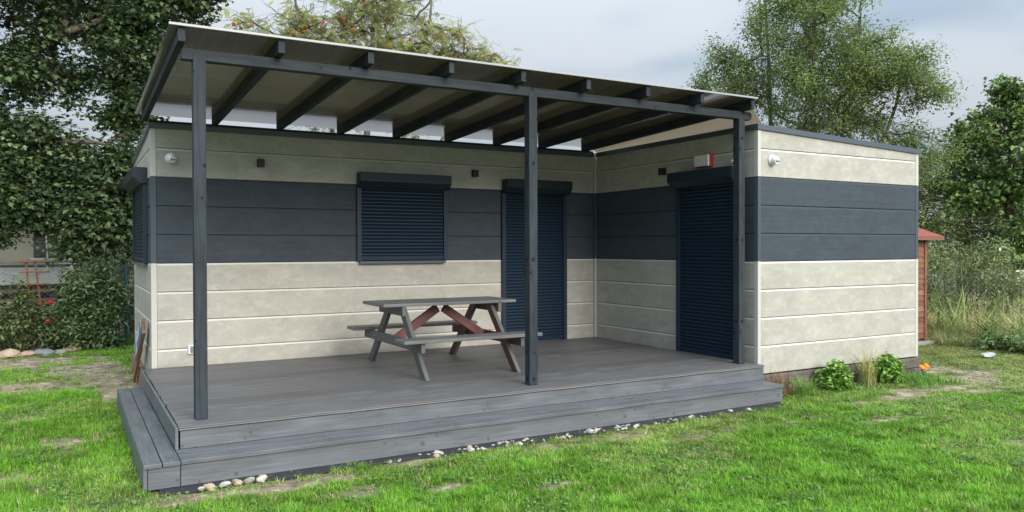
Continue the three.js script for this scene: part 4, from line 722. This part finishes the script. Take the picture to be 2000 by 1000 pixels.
grassPlant('blood_grass', 'upright red tipped grass beside the deck end', [6.02, 0, 3.16], [['blades', bladeTuft(70, 0.36, 0.13, 0.5, 0.009, 6, [0.22, 0.06, 0.045], [0.24, 0.19, 0.07])]]);
grassPlant('feather_grass', 'low dark green grass mound beside the orange flowers', [8.12, 0, 3.4], [['blades', bladeTuft(900, 0.14, 0.42, 0.9, 0.006, 8, [0.1, 0.24, 0.035], [0.16, 0.32, 0.06])]]);
const mintG = [1, 2, 3].map((s) => cluster(MINT, 7, 0.045, 0.72, s * 29, 0.25)), mintC = [[0.18, 0.37, 0.05], [0.13, 0.3, 0.045], [0.24, 0.41, 0.07]];
bush('mint_bush', 'rounded bright green leafy herb beside the low arching grass', [6.8, 0, 3.26], [[0, 0.16, 0, 0.15, 0.15, 0.13, 90], [0.03, 0.3, 0, 0.06, 0.06, 0.06, 8]], { category: 'herb', clump: 0.03, per: 4, leaves: mintG, stem: 0.004, colors: mintC });
bush('mint_bush', 'rounded bright green leafy herb beside the tall feather grass', [7.72, 0, 3.26], [[0, 0.16, 0, 0.18, 0.16, 0.14, 96], [-0.05, 0.3, 0, 0.08, 0.07, 0.06, 10]], { category: 'herb', clump: 0.03, per: 4, leaves: mintG, stem: 0.004, colors: mintC });
{
  const f = thing('marigold', 'orange marigold flowers at the end of the wing plinth', 'flower', [8.5, 0, 3.2]);
  part(f, 'stem', merge([[-0.05, 0.13], [0.04, 0.14], [0, 0.12]].map(([x, y]) => taper(new THREE.Vector3(0, 0, 0), new THREE.Vector3(x, y, 0.02), 0.004, 0.003, 3, 5))), std({ color: lin(0.08, 0.14, 0.04), roughness: 0.8 }));
  const g = merge([0, 1, 2, 3, 4, 5, 6, 7, 8, 9].map((i) => new THREE.SphereGeometry(0.016, 6, 5).scale(1.3, 0.4, 0.7).translate(0.02, 0.004 * (i % 3), 0).rotateY(i * 0.63)));
  for (const [x, y] of [[-0.055, 0.14], [0.045, 0.15], [0.0, 0.125]]) { const m = part(f, 'bloom', g, std({ color: lin(0.85, 0.25, 0.01), roughness: 0.6 })); m.position.set(x, y, 0.03); m.rotation.x = 0.7; }
  scatter(f, 'foliage', slimG.map((q) => q.clone().scale(0.4, 0.4, 0.4)), M.leaf, Array.from({ length: 26 }, () => [gauss() * 0.07, 0.04 + rnd() * 0.06, gauss() * 0.05]), [[0.07, 0.13, 0.04]]);
}

// ------------------------------------------------------------------ lawn and tall grass
const fwd = new THREE.Vector3(); camera.updateMatrixWorld(); camera.getWorldDirection(fwd);
const inView = (x, z, margin) => { const dx = x - camera.position.x, dz = z - camera.position.z, f = dx * fwd.x + dz * fwd.z, s = -dx * fwd.z + dz * fwd.x; return f > 3.6 && Math.abs(s) < f * 0.655 + margin; };
const onCabin = (x, z) => (x > -0.06 && x < R + 0.03 && z < 0.05 && z > -H - 0.05) || (x > W - 0.03 && x < R + 0.03 && z < D + 0.02 && z > -H - 0.05), onDeck = (x, z) => x > -0.355 && x < 5.745 && z > 0.18 && z < 3.5, onStrip = (x, z) => x > -0.3 && x < 5.6 && z < 3.6 && z > 3.4;
{
  const kinds = [
    { g: [1, 2, 3, 4].map((s) => bladeTuft(12, 0.055, 0.036, 1.0, 0.0042, s * 31, [0.62, 0.64, 0.6], [1.3, 1.25, 1.4])), list: [] },
    { g: [1, 2].map((s) => bladeTuft(9, 0.045, 0.036, 1.9, 0.0038, s * 37, [0.6, 0.6, 0.6], [1.3, 1.25, 1.4], 0.4)), list: [] },
    { g: [1, 2].map((s) => bladeTuft(15, 0.075, 0.028, 1.0, 0.0045, s * 39, [0.65, 0.68, 0.6], [1.2, 1.2, 1.3])), list: [] },
  ];
  const put = (x, z) => {
    if (!inView(x, z, 0.7) || onCabin(x, z) || onDeck(x, z)) return;
    const w = worn(x, z), patch = fbm(x * 2.2 + 60, z * 2.2 + 60, 4, 501); let keep = 1 - 0.93 * smooth(0.08, 0.7, w);
    keep *= 0.5 + 0.5 * smooth(0.3, 0.55, fbm(x * 7 + 9, z * 7 + 9, 2, 541)); if (onStrip(x, z)) keep *= 0.16; if (x < -0.3) keep *= smooth(0.28, 0.5, patch) * 0.7 + 0.3;
    if (rnd() > keep) return;
    const dry = dryness(x, z), hgt = lerp(1.12, 0.6, clamp(dry * 0.9 + w)) * lerp(0.75, 1.25, patch);
    const tall = fbm(x * 5 + 30, z * 5 + 30, 2, 561) > 0.66 && w < 0.1;
    kinds[tall && rnd() < 0.45 ? 2 : rnd() < 0.3 + dry * 0.45 ? 1 : 0].list.push([x, z, dry, hgt, patch]);
  };
  const fill = (x0, x1, z0, z1, per) => { const n = Math.round((x1 - x0) * (z1 - z0) * per); for (let i = 0; i < n; i++) put(rr(x0, x1), rr(z0, z1)); };
  fill(-1.9, 10.5, 3.4, 7.2, 2300); fill(-3.0, -0.3, -1.0, 3.4, 2000); fill(-3.4, 0.4, -5.4, -1.0, 1300); fill(5.6, 13.2, 2.4, 3.4, 1700); fill(8.6, 13.0, -1.0, 2.4, 900); fill(10.5, 13.5, 3.4, 6.5, 1200);
  const m = new THREE.Matrix4(), q = new THREE.Quaternion(), e = new THREE.Euler(), c = new THREE.Color(), lush = [0.14, 0.335, 0.025], mid = [0.215, 0.32, 0.065], straw = [0.48, 0.41, 0.21];
  kinds.forEach((k) => k.g.forEach((g, gi) => {
    const list = k.list.filter((_, i) => i % k.g.length === gi), im = new THREE.InstancedMesh(g, M.blade, list.length); im.name = numbered('lawn_grass'); im.castShadow = im.receiveShadow = true;
    list.forEach(([x, z, dry, h, patch], i) => {
      e.set(gauss() * 0.12, rnd() * 6.283, gauss() * 0.12); q.setFromEuler(e); m.compose(new THREE.Vector3(x, -0.004, z), q, new THREE.Vector3(1, h * rr(0.75, 1.25), 1)); im.setMatrixAt(i, m);
      let a = mix3(lush, mid, clamp(dry * 1.1 + rr(-0.25, 0.25))); const spot = smooth(0.35, 0.65, fbm(x * 3.7 + 5, z * 3.7 + 5, 3, 581)); a = mix3(mul(a, 0.78), mul(a, 1.12), spot); if (rnd() < 0.035 + dry * 0.26) a = mix3(a, straw, rr(0.35, 1)); a = mul(a, (0.8 + 0.4 * patch) * rr(0.72, 1.28)); im.setColorAt(i, c.setRGB(...a));
    });
    scene.add(tag(im, 'short green lawn grass in front of and around the deck', 'grass', null, 'stuff'));
  }));
  // clover and plantain leaves scattered in the turf
  {
    const cg = [1, 2].map((t) => cluster(MINT, 5, 0.03, 0.34, t * 53, 0.15)), spots = [];
    while (spots.length < 2600) { const x = rr(-2.4, 10), z = rr(-3, 7); if (inView(x, z, 0.5) && !onCabin(x, z) && !onDeck(x, z) && !onStrip(x, z) && fbm(x * 1.6 + 80, z * 1.6 + 80, 3, 611) > 0.52) spots.push([x, z]); }
    cg.forEach((g, k) => { const list = spots.filter((_, i) => i % 2 === k), im = new THREE.InstancedMesh(g, M.leaf, list.length); im.name = numbered('lawn_clover'); im.castShadow = im.receiveShadow = true; list.forEach(([x, z], i) => { e.set(0, rnd() * 6.283, 0); q.setFromEuler(e); const t = rr(0.7, 1.5); m.compose(new THREE.Vector3(x, 0.032, z), q, new THREE.Vector3(t, 0.6, t)); im.setMatrixAt(i, m); im.setColorAt(i, c.setRGB(...mul([0.1, 0.21, 0.05], rr(0.7, 1.3)))); }); scene.add(tag(im, 'low clover and weed leaves growing in the lawn', 'weeds', null, 'stuff')); });
  }
  // tall dry grass and reeds round the right fence
  const reed = [1, 2, 3].map((s) => bladeTuft(24, 0.7, 0.16, 1.5, 0.009, s * 41, [0.6, 0.6, 0.6], [1.3, 1.3, 1.25])), cane = [1, 2].map((s) => bladeTuft(9, 1.1, 0.16, 1.0, 0.026, s * 43, [0.7, 0.7, 0.7], [1.2, 1.2, 1.2])), lists = [[], [], [], [], []];
  for (let i = 0; i < 4600; i++) { const x = 12.3 + Math.pow(rnd(), 1.2) * 7, z = rr(-2.5, 6.5), near = smooth(12.0, 13.4, x); if (!inView(x, z, 1)) continue; const can = rnd() < lerp(0.3, 0.07, near); lists[can ? 3 + Math.floor(rnd() * 2) : Math.floor(rnd() * 3)].push([x, z, can ? rr(0.7, 1.1) : lerp(0.42, 0.85, near), can]); }
  for (let i = 0; i < 260; i++) { const x = rr(11.86, 12.2), z = rr(0.2, 6); if (inView(x, z, 1)) lists[Math.floor(rnd() * 3)].push([x, z, 0.5, false]); }
  lists.forEach((list, k) => {
    const im = new THREE.InstancedMesh(k < 3 ? reed[k] : cane[k - 3], M.blade, list.length); im.name = numbered('tall_grass'); im.castShadow = im.receiveShadow = true;
    list.forEach(([x, z, h, can], i) => { e.set(gauss() * 0.35, rnd() * 6.283, gauss() * 0.35); q.setFromEuler(e); const s = h * rr(0.6, 1.25); m.compose(new THREE.Vector3(x, -0.01, z), q, new THREE.Vector3(s, s, s)); im.setMatrixAt(i, m); const a = can || rnd() < lerp(0.6, 0.12, smooth(12.2, 13.4, x)) ? mix3([0.2, 0.33, 0.08], [0.36, 0.44, 0.14], rnd()) : mix3([0.85, 0.7, 0.44], [0.66, 0.58, 0.3], rnd()); im.setColorAt(i, c.setRGB(...mul(a, rr(0.8, 1.2)))); });
    scene.add(tag(im, 'tall dry grass and reeds growing through the right fence', 'grass', null, 'stuff'));
  });
  // undergrowth along the foot of the left fence
  const under = [1, 2].map((s) => bladeTuft(18, 0.3, 0.09, 0.8, 0.007, s * 47, [0.85, 0.85, 0.85], [1.1, 1.1, 1.1]));
  under.forEach((g) => { const n = 260, im = new THREE.InstancedMesh(g, M.blade, n); im.name = numbered('fence_grass'); im.castShadow = im.receiveShadow = true; for (let i = 0; i < n; i++) { const x = rr(-3, 0.6), z = rr(-6.2, -5.25); e.set(0, rnd() * 6.283, 0); q.setFromEuler(e); const s = rr(0.5, 1.1); m.compose(new THREE.Vector3(x, -0.01, z), q, new THREE.Vector3(s, s, s)); im.setMatrixAt(i, m); im.setColorAt(i, c.setRGB(...mul(mix3([0.07, 0.13, 0.035], [0.11, 0.17, 0.05], rnd()), rr(0.8, 1.2)))); } scene.add(tag(im, 'ragged green grass at the foot of the left fence', 'grass', null, 'stuff')); });
}

renderer.render(scene, camera);
